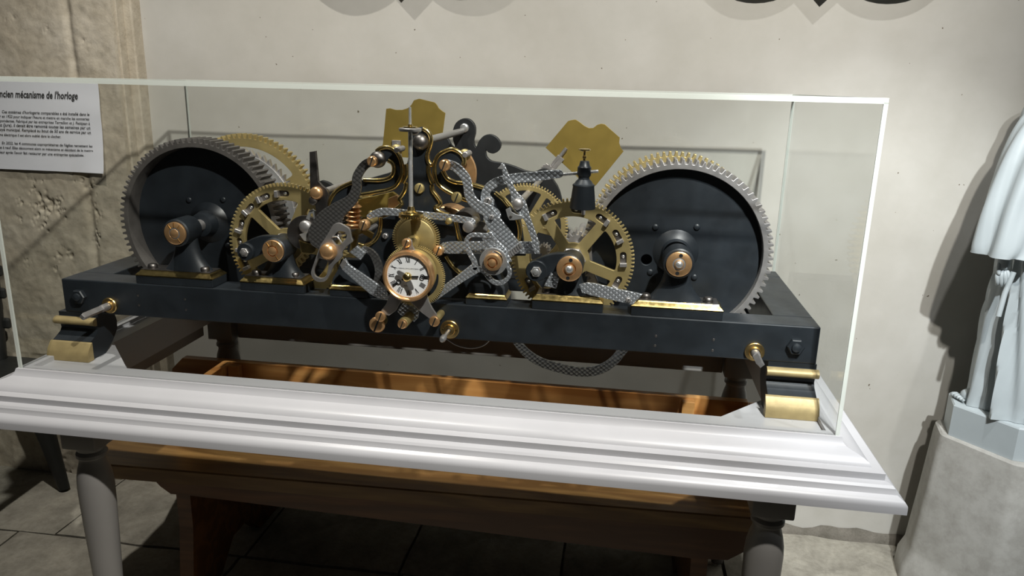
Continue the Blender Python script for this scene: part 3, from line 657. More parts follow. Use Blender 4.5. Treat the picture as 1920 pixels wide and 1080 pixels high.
pplate('end_plate', o2([(1055, 960), (1085, 905), (1200, 1030), (1190, 1060)]), .0, .003, m_bright, clock)
hz = lever('cross_lever', [(692, 406), (706, 400), (724, 397), (770, 401), (830, 407), (872, 413), (884, 417)], [10, 14, 14, 13, 13, 13, 15], -.004, .005, m_perl)
cap('pivot_screw', 685, 421, -.002, .0105, h=.014)
x, z = P(684, 420, .0); arbor(x, z, .0, .06, .007, m_brass); x, z = P(880, 424, 0); arbor(x, z, -.012, .05, .0105, m_steel)
boss('screw_head', 842, 414, -.002, .0065, m_brass)
lever('s_shaped_lever', [(838, 307), (856, 315), (872, 333), (877, 350), (880, 367), (892, 384), (912, 394), (926, 404)], [16, 17, 17, 17, 18, 20, 24, 26], -.006, .006, m_perl)
cap('pivot_screw', 835, 309, -.0062, .0105, h=.012)
wide = pplate('wide_lever', [(907, 402), (922, 390), (952, 427), (980, 464), (957, 482), (934, 452), (915, 430), (906, 410)], -.010, .006, m_perl, clock)
cap('screw', 922, 407, -.0101, .0046, m_steel, wide)
bm = bmesh.new()
for k in range(6):
    a = [(957+23*k/6+1.5, 482-18*k/6+.5), (957+23*(k+.62)/6+1.5, 482-18*(k+.62)/6+.5)]
    q = PL([a[0], a[1], (a[1][0]-6, a[1][1]-10), (a[0][0]-6, a[0][1]-10)], -.012); loft(bm, [[(x, yy, z) for x, z in q] for yy in (-.0135, -.0102)])
bmesh.ops.recalc_face_normals(bm, faces=bm.faces); bm_obj('ridged_end', bm, m_steel, wide)
up = lever('upper_arm', [(914, 380), (910, 365), (918, 350), (936, 340), (962, 335), (1005, 331), (1048, 326)], [26, 17, 17, 17, 18, 18, 16], .002, .006, m_perl)
cap('pivot_screw', 915, 377, .0018, .0075, m_steel)
a_ = P(1046, 328, .005); b_ = P(1122, 321, .005); tube('weight_rod', [(a_[0], .005, a_[1]), (b_[0], .005, b_[1])], .0030, m_bright, clock)
pt = lever('pointed_lever', [(942, 309), (950, 333), (962, 360), (973, 383), (988, 410), (998, 436), (1005, 458)], [7, 11, 12, 26, 13, 12, 12], -.018, .005, m_perl)
pplate('lever_tip', [(933, 316), (942, 306), (945, 312), (944, 318)], -.019, .003, m_bright, clock)
boss('pivot_nut', 971, 382, -.0182, .0105, m_steel, None, .010); x, z = P(971, 382, 0); arbor(x, z, -.013, .37, .006)
hb = pplate('horizontal_lever', [(822, 462), (830, 455), (845, 453), (1011, 453), (1012, 476), (838, 476), (828, 474)], .004, .006, m_perl, clock)
cap('pivot_screw', 823, 469, -.010, .0105, h=.010); x, z = P(824, 468, 0); arbor(x, z, -.0098, Yp, .0065, m_brass)
wp = pplate('small_cam', [(948, 393), (956, 389), (959, 397), (968, 402), (980, 405), (980, 410), (964, 413), (955, 413), (951, 405)], -.022, .003, m_bright, clock, holes=[circle(958, 406, 2.4, 14)])
cap('screw', 958, 406, -.0195, .0028, m_steeld, wp, h=.004)
def o6(q): return [(800+x/7.2, 420+y/7.2) for x, y in q]
br = pplate('forked_lever', ribbon(o6([(60, 1020), (250, 880), (450, 740), (640, 610)]), [15, 15, 16, 20], 4)[:], -.030, .005, m_perl, clock)
pplate('forked_lever_hook', ribbon(o6([(650, 590), (640, 510), (580, 400), (535, 300), (540, 210), (600, 155), (700, 150), (800, 160), (850, 150)]), [11, 10, 9, 8, 8, 8, 8, 9, 12], 5), -.0305, .005, m_perl, clock)
pplate('forked_lever_hook', ribbon(o6([(620, 640), (720, 615), (790, 660), (850, 740), (930, 795), (1020, 790), (1095, 730), (1120, 650), (1090, 560), (1060, 500)]), [14, 10, 9, 9, 9, 9, 8, 8, 8, 9], 5), -.0305, .005, m_perl, clock)
pplate('forked_lever_head', o6([(740, 190), (850, 110), (1060, 330), (1150, 510), (1060, 520), (1010, 420), (940, 390), (880, 360), (780, 270)]), -.029, .005, m_perl, clock)
x, z = P(925, 490, -.034)
plate('white_cam_ring', circle(x, z, .0255, 40), -.036, .004, m_bright, clock, [circle(x+.001, z+.003, .0165, 30)])
pplate('cam_lug', o6([(760, 400), (820, 330), (900, 380), (870, 460), (800, 480)]), -.035, .003, m_bright, clock)
lathe('brass_cap', [(.0165, 0), (.0165, .006), (.0145, .010), (.0100, .0105), (.0095, .007), (.0075, .007), (.007, .012), (.003, .0135), (0, .0135)], (x, -.0362, z), m_bronze, clock, flip=-1, n=36)
pplate('lower_lever', [(1086, 534), (1101, 530), (1117, 532), (1162, 543), (1205, 552), (1186, 572), (1162, 566), (1120, 557), (1091, 549)], .0, .006, m_perl, clock); cap('screw', 1178, 562, -.0002, .005, m_steel)
pplate('lower_lever', [(1033, 511), (1048, 524), (1043, 541), (1020, 536)], .002, .006, m_perl, clock)
lever('curved_tail', [(968, 640), (984, 660), (1010, 678), (1045, 690), (1085, 698), (1120, 695), (1148, 680), (1170, 654)], [14, 15, 16, 17, 17, 17, 17, 17], .085, .006, m_perl)
tube('wire_loop', [(x, .03, z) for x, z in PL(smoothpath([(838, 636), (858, 648), (884, 653), (906, 648), (918, 638)]), .03)], .0013, m_steel, clock)
# ---- black cup weight on the rod
wx, wz = P(1092, 395, .005); k_ = .00094
lathe('cup_weight', [(0, 0), (.0228, 0), (.0234, .002), (.0192, .040), (.0200, .0415), (.0196, .0435), (.0170, .0450), (.0140, .0495), (.0102, .0530), (.0098, .0565), (.0122, .0600), (.0122, .0740), (.0098, .0770), (.0078, .0850), (.0058, .0855), (0, .0855)], (wx, .005, wz+.004), m_black, clock, axis='Z', n=40, smooth=.6)
lathe('thumb_screw', [(.0024, 0), (.0024, .004), (.0040, .005), (.0040, .008), (.0022, .009), (.0022, .0155), (.0060, .017), (.0108, .0185), (.0108, .0205), (.0070, .0215), (0, .0218)], (wx-.001, .005, wz+.0895), m_gold, clock, axis='Z', n=30)
# ---- vertical spindle with its crown wheel, and the dial work
sx_, sz_ = P(771, 404, -.035)
top_z = P(770, 201, -.035)[1]
sp = lathe('spindle', [(.0052, 0), (.0052, .01), (.0040, .014), (.0038, P(770, 245, -.035)[1]-sz_), (.0026, P(770, 240, -.035)[1]-sz_), (.0022, top_z-sz_), (0, top_z-sz_+.001)], (sx_, -.035, sz_), m_bright, clock, axis='Z', n=20)
lathe('spindle_foot', [(.012, 0), (.0115, .002), (.007, .005), (.0055, .012)], (sx_, -.035, sz_+.0046), m_gold, clock, axis='Z', n=24)
bm = bmesh.new(); n = 30
lathe_bm(bm, [(.0225, .0005), (.0225, .004), (.019, .0046), (0, .0046)], (sx_, -.035, sz_), 'Z', 40)
for k in range(n):
    a = 2*PI*k/n; c, s = math.cos(a), math.sin(a)
    loft(bm, [[(sx_+r*c-q*s, -.035+r*s+q*c, sz_+h) for r, q in ((.0165, -w_*.8), (.0228, -w_), (.0228, w_), (.0165, w_*.8))] for h, w_ in ((-.0035, .0007), (.0008, .0019))])
bmesh.ops.recalc_face_normals(bm, faces=bm.faces); bm_obj('crown_wheel', bm, m_gold, clock, smooth=.4)
zz = P(770, 243, -.035)[1]
lathe('spindle_collar', [(.006, 0), (.0195, 0), (.0200, .0015), (.0200, .0048), (.0190, .0058), (.006, .0058)], (sx_, -.035, zz-.003), m_steel, clock, axis='Z', n=40)
lathe('spindle_nut', [(.0045, 0), (.0130, .0008), (.0130, .0022), (.0045, .003), (.0045, .0062), (.003, .0064)], (sx_, -.035, zz+.003), m_gold, clock, axis='Z', n=24)
ptube('spindle_bracket', [(784, 246), (778, 250), (772, 250)], -.028, .0035, m_steel, clock)
def at(px, py, rpx, Y): x, z = P(px, py, Y); return x, z, abs(P(px+rpx, py, Y)[0]-x)
x, z, R = at(779, 447, 44, -.012)
g = gear('motion_wheel', x, z, -.012, .012, R, .0052, 64, m_brass, clock)
lathe('wheel_face', [(R-.0085, 0), (R-.0105, .0012), (0, .0012)], (x, -.0121, z), m_brass, g, flip=-1, n=48)
arbor(x, z, -.03, Yp, .005)
lathe('spur_pinion', [(.004, 0), (.012, 0), (.012, .016), (.004, .016)], (x-.002, -.030, z-.005), m_brass, clock, n=22)
x, z, R = at(776, 518, 58, -.036); gear('minute_wheel', x, z, -.036, .006, R, .0035, 100, m_brass, clock, ri=R-.012, rh=.016, ns=4, sw=.014, ph=.3)
dx, dz, dR = at(764, 519, 40.5, -.078); bz = at(764, 519, 47.5, -.078)[2]
arbor(dx, dz, -.066, Yp, .008)
dial = lathe('dial', [(0, 0), (dR+.002, 0), (dR+.002, .004), (0, .004)], (dx, -.0745, dz), m_dial, clock, n=64, smooth=.3)
lathe('dial_bezel', [(dR-.001, .0), (dR, -.0028), (dR+.0030, -.0050), (bz-.001, -.0040), (bz, -.001), (bz, .014), (dR, .014), (dR-.001, .0045), (dR-.001, .0)], (dx, -.0755, dz), m_bronze, dial, n=72, smooth=.9, cap=False)
lathe('dial_case', [(bz*.96, 0), (bz*.96, .020), (bz*.5, .022), (0, .022)], (dx, -.0613, dz), m_brass, dial, n=56)
# numerals as flat enamel strokes, feet towards the centre
GL = {'I': [((0, 0), (0, 1), 1)], 'V': [((-.28, 1), (0, 0), 1), ((.28, 1), (0, 0), .45)], 'X': [((-.28, 1), (.28, 0), 1), ((.28, 1), (-.28, 0), .45)]}
WD = {'I': .34, 'V': .66, 'X': .66}
YF = -.0745-.0003
def strokes(name, segs, parent, mat=None, y=None, th=.0004):
    bm = bmesh.new(); y = y or YF
    for (x0, z0), (x1, z1), w_ in segs:
        d = Vector((x1-x0, z1-z0)); l = d.length or 1; nx, nz = -d.y/l*w_/2, d.x/l*w_/2
        loft(bm, [[(x0+nx, yy, z0+nz), (x1+nx, yy, z1+nz), (x1-nx, yy, z1-nz), (x0-nx, yy, z0-nz)] for yy in (y, y+th)])
    bmesh.ops.recalc_face_normals(bm, faces=bm.faces); return bm_obj(name, bm, mat or m_ink, parent)
for k, t in enumerate(['XII', 'I', 'II', 'III', 'IIII', 'V', 'VI', 'VII', 'VIII', 'IX', 'X', 'XI']):
    a = PI/2-2*PI*k/12; hgt = dR*.26; r0 = dR*.64; ws_ = sum(WD[c] for c in t); sc = min(hgt*.62, dR*.34/ws_); u = -ws_/2; segs = []
    for c in t:
        for (x0, z0), (x1, z1), f in GL[c]:
            segs.append(tuple((dx+(r0+zz_*hgt)*math.cos(a)+(u+WD[c]/2+xx_)*sc*math.sin(a), dz+(r0+zz_*hgt)*math.sin(a)-(u+WD[c]/2+xx_)*sc*math.cos(a)) for xx_, zz_ in ((x0, z0), (x1, z1)))+(f*sc*.21,))
        u += WD[c]
    strokes('numeral', segs, dial)
segs = []
for k in range(60):
    a = 2*PI*k/60; r1 = dR*.955; r0 = dR*(.925 if k % 5 else .915)
    segs.append(((dx+r0*math.cos(a), dz+r0*math.sin(a)), (dx+r1*math.cos(a), dz+r1*math.sin(a)), .00028))
strokes('minute_track', segs, dial)
def text_mesh(body, size, x, y, z, align='CENTER', shear=0, bold=0, width=None, vs=1):
    cu = bpy.data.curves.new('t', 'FONT'); cu.body = body; cu.size = size; cu.align_x = align; cu.shear = shear; cu.offset = bold; cu.resolution_u = 2
    o = bpy.data.objects.new('t', cu); COL.objects.link(o); bpy.context.view_layer.update()
    me = bpy.data.meshes.new_from_object(o.evaluated_get(bpy.context.evaluated_depsgraph_get())); bpy.data.objects.remove(o)
    xs = [v.co.x for v in me.vertices]; sc = 1
    if width: sc = width/(max(xs)-min(xs))
    me.transform(Matrix(((sc, 0, 0, x), (0, 0, -1, y), (0, sc*vs if width else 1, 0, z), (0, 0, 0, 1)))); return me
link('maker_name', text_mesh('L.TERRAILLON & J.PETITJEAN', .0062, dx, YF, dz+dR*.33, width=dR*.98), m_ink, dial)
link('maker_town', text_mesh('Fabricants', .0055, dx, YF, dz-dR*.48, shear=.3, width=dR*.42), m_ink, dial)
def hand(name, ang, l, rr, y):
    c, s = math.cos(ang), math.sin(ang)
    o = strokes(name, [((dx, dz), (dx+c*(l-rr*2.2), dz+s*(l-rr*2.2)), .0032), ((dx+c*l, dz+s*l), (dx+c*(l+.0105), dz+s*(l+.0105)), .0026)], dial, m_ink, y, .0008)
    cx, cz = dx+c*(l-rr*.6), dz+s*(l-rr*.6)
    plate('hand_ring', circle(cx, cz, rr, 24), y, .0008, m_ink, o, [circle(cx, cz, rr*.62, 20)], bevel=.0001)
hand('minute_hand', math.radians(3), dR*.76, .0046, -.0778); hand('hour_hand', math.radians(213), dR*.58, .0046, -.0766)
wn = domed('hand_nut', dx, -.0782, dz, .0085, m_gold, dial, .009)
for a, l in ((2.62, .016), (-1.15, .021)):
    c, s = math.cos(a), math.sin(a)
    plate('nut_wing', ribbon([(dx, dz), (dx+c*l*.5, dz+s*l*.5), (dx+c*l, dz+s*l)], [.007, .010, .009], 5), -.0835, .0018, m_steel, wn, bevel=.0006)
# dial bracket: lug at the top, two legs screwed to the bed
lug = pplate('dial_lug', [(757, 450), (765, 446), (772, 451), (773, 460), (778, 470), (788, 477), (740, 478), (752, 470), (756, 462)], -.058, .004, m_steel, clock)
cap('lug_screw', 763, 455, -.0582, .0085, m_bronze, lug, h=.007)
pplate('dial_leg', [(733, 548), (760, 560), (751, 566), (742, 583), (729, 592), (718, 589), (715, 582), (724, 570), (728, 558)], -.052, .005, m_steel, clock)
pplate('dial_leg', [(769, 566), (800, 552), (804, 566), (811, 579), (819, 591), (815, 600), (806, 598), (790, 586), (780, 577)], -.052, .005, m_steel, clock)
for px, py in ((714, 593), (815, 602)):
    cap('leg_screw', px, py, -.053, .0100, m_bronze, h=.006); x, z = P(px, py, -.053); arbor(x, z, -.0528, -.0002, .007, m_brass, name='standoff')
cap('leg_nut', 708, 608, -.030, .0155, m_bronze, h=.007); x, z = P(708, 608, -.03); arbor(x, z, -.0298, -.0002, .011, m_brass, name='standoff')
yk = pplate('steel_yoke', [(749, 577), (757, 566), (766, 574), (780, 566), (786, 580), (784, 596), (776, 604), (766, 590), (752, 592), (745, 585)], -.020, .005, m_perl, clock)
x, z = P(755, 607, -.066); arbor(x, z, -.0655, -.0002, .0098, m_brass, name='yoke_post'); slotted_cap('post_screw', x, -.0657, z, .0090, m_bronze, yk, h=.006)
# winding squares and the setting crank with their flanges
def winder(px, py, y1, rf, rs, square=True, cup=False, mat=None):
    x, z = P(px, py, -.004)
    f = lathe('bronze_flange', [(rf, 0), (rf, .0045), (rf*.93, .0058), (rf*.62, .0064), (rf*.56, .010), (rs*1.15, .0105), (rs*1.1, .004)], (x, -.0002, z), m_flange, clock, flip=-1, n=40)
    if square:
        bm = bmesh.new(); lathe_bm(bm, [(rs, 0), (rs, .022), (rs*.9, .025)], (x, -.004, z), 'Y', 24, -1)
        lathe_bm(bm, [(rs*.95, .024), (rs*.95, y1), (rs*.7, y1+.004)], (x, -.004, z), 'Y', 4, -1); bmesh.ops.recalc_face_normals(bm, faces=bm.faces)
        bm_obj('winding_square', bm, mat or m_steel, f, smooth=.5)
    return f, x, z
winder(205, 573, .078, .0165, .0078); winder(1415, 660, .064, .0175, .0075)
f, x, z = winder(843, 618, 0, .0185, .004, False)
for s in (-1, 1): lathe('spanner_hole', [(.0022, 0), (.0022, .0004), (0, .0001)], (x+s*.0135, -.0064, z), m_gold, f, flip=-1, n=12)
lathe('setting_pin', [(.0032, 0), (.0032, .045), (.0058, .046), (.0062, .050), (.0060, .060), (.004, .064), (0, .065)], (x, -.004, z), m_bright, f, flip=-1, n=20)
# ------------------------------------------------------------------ bench under the table
SZ = -.455
bench = empty('wooden_bench', (0, .35, FZ), 'varnished wooden bench with a plank back, pushed under the grey table', 'bench')
bm = bmesh.new(); sx0, sx1, sy0, sy1 = -.775, .755, .085, .66
ol = [(sx0+.012, sy0), (sx1-.012, sy0), (sx1, sy0+.02), (sx1, sy1-.09), (sx1-.06, sy1), (sx0+.05, sy1), (sx0-.07, sy1-.09), (sx0, sy0+.02)]
ol = [(-.755, .060), (.735, .105), (.755, .125), (.755, .57), (.70, .655), (-.86, .645), (-.94, .585), (-.80, .10), (-.785, .075)]
loft(bm, [[(x, y, SZ-.034) for x, y in ol], [(x, y, SZ-.003) for x, y in ol], [(x*.997, .35+(y-.35)*.99, SZ) for x, y in ol]]); bmesh.ops.recalc_face_normals(bm, faces=bm.faces)
bm_obj('seat', bm, m_seat, bench)
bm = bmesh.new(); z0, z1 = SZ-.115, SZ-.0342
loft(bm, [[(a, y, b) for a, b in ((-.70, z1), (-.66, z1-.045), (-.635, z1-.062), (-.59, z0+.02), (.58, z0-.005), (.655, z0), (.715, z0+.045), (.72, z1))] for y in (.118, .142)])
bmesh.ops.recalc_face_normals(bm, faces=bm.faces); bm_obj('apron', bm, m_woodshade, bench)
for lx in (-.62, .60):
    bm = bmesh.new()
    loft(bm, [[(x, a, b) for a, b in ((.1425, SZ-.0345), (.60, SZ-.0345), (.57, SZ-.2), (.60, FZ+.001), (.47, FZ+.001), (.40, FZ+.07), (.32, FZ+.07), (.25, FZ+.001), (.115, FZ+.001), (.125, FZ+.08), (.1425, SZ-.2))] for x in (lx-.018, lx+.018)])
    bmesh.ops.recalc_face_normals(bm, faces=bm.faces); bm_obj('leg_board', bm, m_woodshade, bench)
box('stretcher', (-.601, .34, SZ-.16), (.581, .365, SZ-.0345), m_woodshade, bench, .002)
zt_ = -.337
bm = bmesh.new()
loft(bm, [[(x, y, z) for x, z in ((-.815, SZ+.0003), (.722, SZ+.0003), (.722, zt_), (-.782, zt_), (-.815, zt_-.034))] for y in (.442, .464)]); bmesh.ops.recalc_face_normals(bm, faces=bm.faces)
bk = bm_obj('back_board', bm, m_wood, bench)
for x in (-.623, .577): box('batten', (x-.015, .420, SZ+.0003), (x+.015, .4418, zt_-.003), m_wood, bench, .001)
box('end_board', (-.662, .20, SZ+.0003), (-.6405, .4415, zt_+.002), m_wood, bench, .0015)
box('end_board', (.7225, .20, SZ+.0003), (.742, .4415, zt_+.002), m_wood, bench, .0015)
# ------------------------------------------------------------------ pedestal and statue
plan = [(1.240, .640), (1.222, .55), (1.335, .405), (1.52, .375), (1.64, .48), (1.66, .640)]
pc = Vector((1.46, .58))
def scaled(pl, k, dk=0): return [(pc.x+(x-pc.x)*k, min(.655, pc.y+(y-pc.y)*k)) for x, y in pl]
bm = bmesh.new()
loft(bm, [[(x, y, z) for x, y in rounded(scaled(plan, k), .012, 3)] for z, k in ((FZ+.002, 1.17), (FZ+.05, 1.16), (FZ+.085, 1.10), (FZ+.10, 1.095), (-.60, 1.045), (-.445, 1.005), (-.430, .995), (-.425, .975))])
bmesh.ops.recalc_face_normals(bm, faces=bm.faces)
ped = bm_obj('stone_pedestal', bm, m_ped, None, smooth=.5, label='pale worn stone pedestal with angled faces, carrying the white statue', cat='pedestal')
st = empty('robed_statue', (1.45, .56, -.4246), 'white painted statue in a long draped robe on the stone pedestal', 'statue')
bm = bmesh.new(); base_plan = [(1.258, .628), (1.238, .545), (1.335, .425), (1.50, .40), (1.60, .49), (1.62, .628)]
loft(bm, [[(x, y, z) for x, y in base_plan] for z in (-.4246, -.345)]+[[(1.44+(x-1.44)*.985, .56+(y-.56)*.985, -.341) for x, y in base_plan]]); bmesh.ops.recalc_face_normals(bm, faces=bm.faces)
bm_obj('base_block', bm, m_stat, st)
def body():                                           # robe, sleeve side, shoulders, neck and head in one skin
    bm = bmesh.new(); n = 128; rings = []
    KEY = [(-.340, 1.455, .54, .168, .125), (-.30, 1.455, .54, .166, .122), (-.10, 1.458, .545, .166, .118), (.10, 1.46, .555, .165, .110), (.25, 1.46, .57, .160, .105), (.36, 1.465, .575, .182, .106), (.43, 1.47, .58, .170, .098), (.475, 1.472, .58, .110, .08), (.50, 1.473, .578, .055, .055), (.53, 1.473, .575, .050, .052), (.56, 1.473, .565, .062, .068), (.61, 1.473, .56, .074, .085), (.66, 1.473, .562, .072, .085), (.70, 1.473, .568, .052, .062), (.715, 1.473, .57, .02, .025)]
    zs = [KEY[0][0]+(KEY[-1][0]-KEY[0][0])*i/110 for i in range(111)]
    for z in zs:
        for a, b in zip(KEY, KEY[1:]):
            if a[0] <= z <= b[0]+1e-9: break
        t = (z-a[0])/(b[0]-a[0]); t = t*t*(3-2*t)
        cx, cy, rx, ry = [a[i]+(b[i]-a[i])*t for i in range(1, 5)]
        fold = .024*max(0, min(1, (.34-z)/.45)); ring = []
        for k in range(n):
            th = 2*PI*k/n; ph = th+.25*math.sin(z*3.2)+.12*noise.noise(Vector((math.cos(th)*2, math.sin(th)*2, z*1.4)))
            f = fold*(math.sin(ph*11+.6)**3+.5*math.sin(ph*5+1)+.30*math.sin(ph*19+z*6))
            if z > .52:                               # face: brow, nose, mouth on the front (-y)
                q = math.atan2(math.sin(th+PI/2), math.cos(th+PI/2))
                f += .014*math.exp(-(q/.16)**2)*math.exp(-((z-.605)/.018)**2)+.006*math.exp(-(q/.3)**2)*math.exp(-((z-.565)/.012)**2)-.008*(math.exp(-((q-.38)/.16)**2)+math.exp(-((q+.38)/.16)**2))*math.exp(-((z-.625)/.011)**2)
            ring.append((cx+(rx+f)*math.cos(th), cy+(ry+f)*math.sin(th), z))
        rings.append(ring)
    loft(bm, rings); bmesh.ops.recalc_face_normals(bm, faces=bm.faces); return bm
bm_obj('robe', body(), m_stat, st, smooth=1.2)
def drape(name, keys, amp, nf, n=48, parent=st, mat=m_stat, seed=0):
    bm = bmesh.new(); path = smoothpath(keys, 8); rings = []
    for i, (x, y, z, rx, ry) in enumerate(path):
        t = i/(len(path)-1); ring = []
        for k in range(n):
            th = 2*PI*k/n; f = 1+amp*t*math.sin(th*nf+seed+t*2)+amp*.5*math.sin(th*(nf+3)+t*5+seed)
            ring.append((x+rx*f*math.cos(th), y+ry*f*math.sin(th), z))
        rings.append(ring)
    loft(bm, rings); bmesh.ops.recalc_face_normals(bm, faces=bm.faces); return bm_obj(name, bm, mat, parent, smooth=1.2)
drape('sleeve', [(1.375, .565, .415, .045, .055), (1.335, .545, .36, .062, .066), (1.305, .53, .28, .066, .068), (1.283, .515, .17, .068, .068), (1.270, .505, .085, .064, .07), (1.262, .50, .055, .056, .066)], .16, 6)
drape('mantle', [(1.40, .52, .43, .05, .05), (1.385, .495, .33, .055, .05), (1.40, .475, .20, .045, .05), (1.375, .47, .10, .028, .05)], .2, 5, seed=2)
# hand hanging below the cuff: palm, four fingers and a thumb grown as skinned chains
def skin_obj(name, chains, mat, parent):
    me = bpy.data.meshes.new(name); V, Eg, Rr = [], [], []
    for ch in chains:
        for i, (p, r) in enumerate(ch):
            V.append(p); Rr.append(r)
            if i: Eg.append((len(V)-2, len(V)-1))
    me.from_pydata(V, Eg, []); o = bpy.data.objects.new(name, me); COL.objects.link(o)
    o.modifiers.new('s', 'SKIN')
    for i, r in enumerate(Rr): me.skin_vertices[0].data[i].radius = (r, r)
    k = 0
    for ch in chains: me.skin_vertices[0].data[k].use_root = True; k += len(ch)
    m = o.modifiers.new('u', 'SUBSURF'); m.levels = 1
    bpy.context.view_layer.update(); m2 = bpy.data.meshes.new_from_object(o.evaluated_get(bpy.context.evaluated_depsgraph_get())); bpy.data.objects.remove(o)
    return link(name, m2, mat, parent, smooth=1.5)
hx, hy, hz = 1.262, .492, .060
ch = [[((hx, hy, hz), .014), ((hx-.002, hy-.004, hz-.022), .016), ((hx-.004, hy-.01, hz-.042), .016)]]
for i, (l, dxx) in enumerate(((.030, -.012), (.034, -.004), (.032, .004), (.025, .011))):
    ch.append([((hx+dxx*.6, hy-.008, hz-.036), .0055), ((hx+dxx*1.1-.002, hy-.016, hz-.052), .0052), ((hx+dxx*1.1+.002, hy-.014, hz-.052-l*.5), .0048), ((hx+dxx*1.0+.006, hy-.006, hz-.052-l*.8), .004)])
ch.append([((hx-.009, hy-.006, hz-.020), .006), ((hx-.016, hy-.016, hz-.034), .0055), ((hx-.012, hy-.020, hz-.050), .0045)])
skin_obj('hand', ch, m_stat, st)
tube('girdle_cord', [(1.280, .475, .02), (1.268, .47, -.03), (1.263, .468, -.085)], .006, m_stat, st)
fx, fy_, fz = 1.262, .575, -.322
skin_obj('foot', [[((fx+.10, fy_-.01, fz+.010), .030), ((fx+.055, fy_-.005, fz+.004), .027), ((fx+.02, fy_, fz-.004), .021), ((fx, fy_, fz-.008), .016)]]+[[((fx+.004, fy_+.016-.009*i, fz-.009), .0078-.0008*i), ((fx-.016+.003*i, fy_+.017-.010*i, fz-.011), .0075-.0008*i)] for i in range(5)], m_stat, st)
# ------------------------------------------------------------------ notice on the pier
ny = PY-.0105
x0, z0 = P(198, 327, ny); x1, z1 = P(183, 150, ny); sl_ = (x1-x0)/(z1-z0)
NW = .40
def sheet_xz(u, v): z = z0+.003+(z1-z0-.003)*v; return x0+sl_*(z-z0)-NW*(1-u), z
bm = bmesh.new(); V = []; n = 24
for j in range(n+1):
    row = []
    for i in range(n+1):
        u, v = i/n, j/n; x, z = sheet_xz(u, v)
        c = .006*max(0, u-.75)*max(0, .3-v)*20+.0018*math.sin(v*17+u*3)*max(0, u-.6)
        row.append(bm.verts.new((x, ny-c, z)))
    V.append(row)
for j in range(n):
    for i in range(n): bm.faces.new((V[j][i], V[j][i+1], V[j+1][i+1], V[j+1][i]))
r = bmesh.ops.extrude_face_region(bm, geom=bm.faces[:]); [setattr(v.co, 'y', v.co.y+.0004) for v in r['geom'] if isinstance(v, bmesh.types.BMVert)]
bmesh.ops.recalc_face_normals(bm, faces=bm.faces)
sheet = bm_obj('notice_sheet', bm, m_paper, None, smooth=1, label='white paper notice with a French heading, stuck to the stone pier', cat='notice')
WLOC[sheet] = Vector(sheet.location)
def notice(name, body, pxr, py, wpx, size, shear=.25, bold=0):
    xr, z = P(pxr, py, ny); wd = xr-P(pxr-wpx, py, ny)[0]
    link(name, text_mesh(body, size, xr-wd/2, ny-.0016, z, shear=shear, bold=bold, width=wd, vs=1.35 if name == 'heading' else 1.0), m_ink, sheet)
notice('heading', "Ancien m\u00e9canisme de l'horloge", 147, 186, 155, .022, .3, .0005)
LN = [("Ces syst\u00e8mes d'horlogerie comparables a \u00e9t\u00e9 install\u00e9 dans le", 168, 217, 163), ("clocher en 1922 pour indiquer l'heure et mettre en marche les sonneries", 168, 225.5, 183), ("correspondantes. Fabriqu\u00e9 par les entreprises Terraillon et J. Petitjean \u00e0", 169, 234, 183), ("Morez (Jura), il devait \u00eatre remont\u00e9 toutes les semaines par un", 170, 242.5, 183), ("employ\u00e9 municipal. Remplac\u00e9 au bout de 50 ans de service par un", 171, 251, 183), ("syst\u00e8me \u00e9lectrique il est alors oubli\u00e9 dans le clocher.", 115, 258.5, 127),
      ("En 2022, les 4 communes copropri\u00e9taires de l'\u00e9glise remettent les", 174, 276.5, 169), ("cloches \u00e0 neuf. Elles d\u00e9couvrent alors ce m\u00e9canisme et d\u00e9cident de le mettre", 175, 285, 187), ("en valeur apr\u00e8s l'avoir fait restaurer par une entreprise sp\u00e9cialis\u00e9e.", 158, 293.5, 170)]
for t, a_, b_, c_ in LN: notice('text_line', t, a_, b_, c_, .0085, bold=.00012)
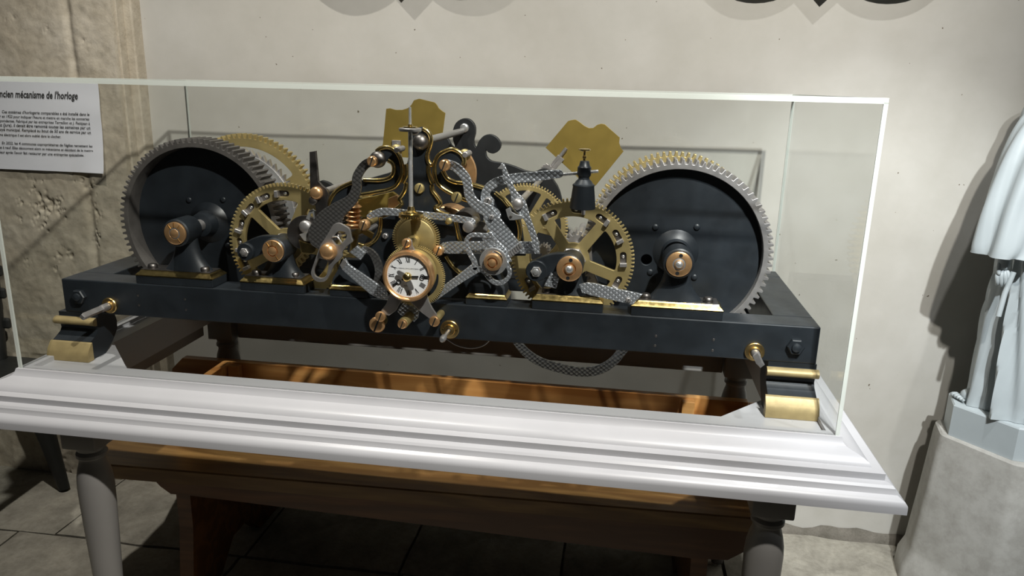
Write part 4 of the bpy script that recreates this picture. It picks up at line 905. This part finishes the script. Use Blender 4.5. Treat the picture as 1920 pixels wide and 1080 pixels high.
# ------------------------------------------------------------------ dark chair at the left edge
ch = empty('dark_chair', (-1.52, .42, FZ), 'dark painted chair with a splayed leg, at the far left beside the pier', 'chair')
def leg_(a, b, r0, r1): tube_bm = tube('leg', [a, b], r0, m_dark, ch); return tube_bm
def taper(name, a, b, r0, r1):
    bm = bmesh.new(); a, b = Vector(a), Vector(b); q = (b-a).to_track_quat('Z', 'Y'); L = (b-a).length
    lathe_bm(bm, [(r0, 0), (r0*.98, L*.3), (r1, L)], (0, 0, 0), 'Z', 14); bmesh.ops.recalc_face_normals(bm, faces=bm.faces)
    bm.transform(Matrix.Translation(a) @ q.to_matrix().to_4x4()); return bm_obj(name, bm, m_dark, ch, smooth=.6)
CS = -.44
for sx, sy in ((1, -1), (1, 1), (-1, -1), (-1, 1)):
    taper('leg', (-1.52+sx*.15, .42+sy*.13, CS-.03), (-1.52+sx*.215, .42+sy*.165 if sy < 0 else .56, FZ+.0025), .032, .016)
bm = bmesh.new(); loft(bm, [[(x, y, z) for x, y in rounded([(-1.72, .24), (-1.32, .24), (-1.34, .60), (-1.70, .60)], .04)] for z in (CS-.029, CS)]); bmesh.ops.recalc_face_normals(bm, faces=bm.faces); bm_obj('seat', bm, m_dark, ch)
for x in (-1.67, -1.475): taper('back_post', (x, .575, CS), (x+(.01 if x > -1.5 else -.01), .605, .06), .02, .014)
for z in (-.165, -.235, -.33): box('back_rail', (-1.69, .585, z-.017), (-1.437, .601, z+.017), m_dark, ch, .007)
# ------------------------------------------------------------------ wall plaques just above the frame
def plaque(x, zb_, label):
    p = empty('wall_plaque', (x, WY-.05, zb_), label, 'plaque', 'quatrefoil plaques on the plaster wall')
    cz = zb_+.323; bm = bmesh.new()
    for sx in (-1, 1):
        for sz in (-1, 1):
            lathe_bm(bm, [(0, 0), (.16, 0), (.165, .006), (.165, .03), (0, .03)], (x+sx*.155, WY-.034, cz+sz*.155), 'Y', 48)
    loft(bm, [[(x+a*.323, yy, cz+b*.323) for a, b in ((0, -1), (1, 0), (0, 1), (-1, 0))] for yy in (WY-.0355, WY-.0045)])
    bmesh.ops.recalc_face_normals(bm, faces=bm.faces); bm_obj('lobed_frame', bm, m_dark, p, smooth=.4)
    lathe('relief_disc', [(0, 0), (.10, 0), (.15, .008), (.16, .012), (0, .012)], (x, WY-.0478, cz), m_stat, p, n=48)
plaque(-.215, .634, 'left lobed plaque high on the plaster wall above the brass fly')
plaque(.845, .634, 'right lobed plaque high on the plaster wall towards the statue')
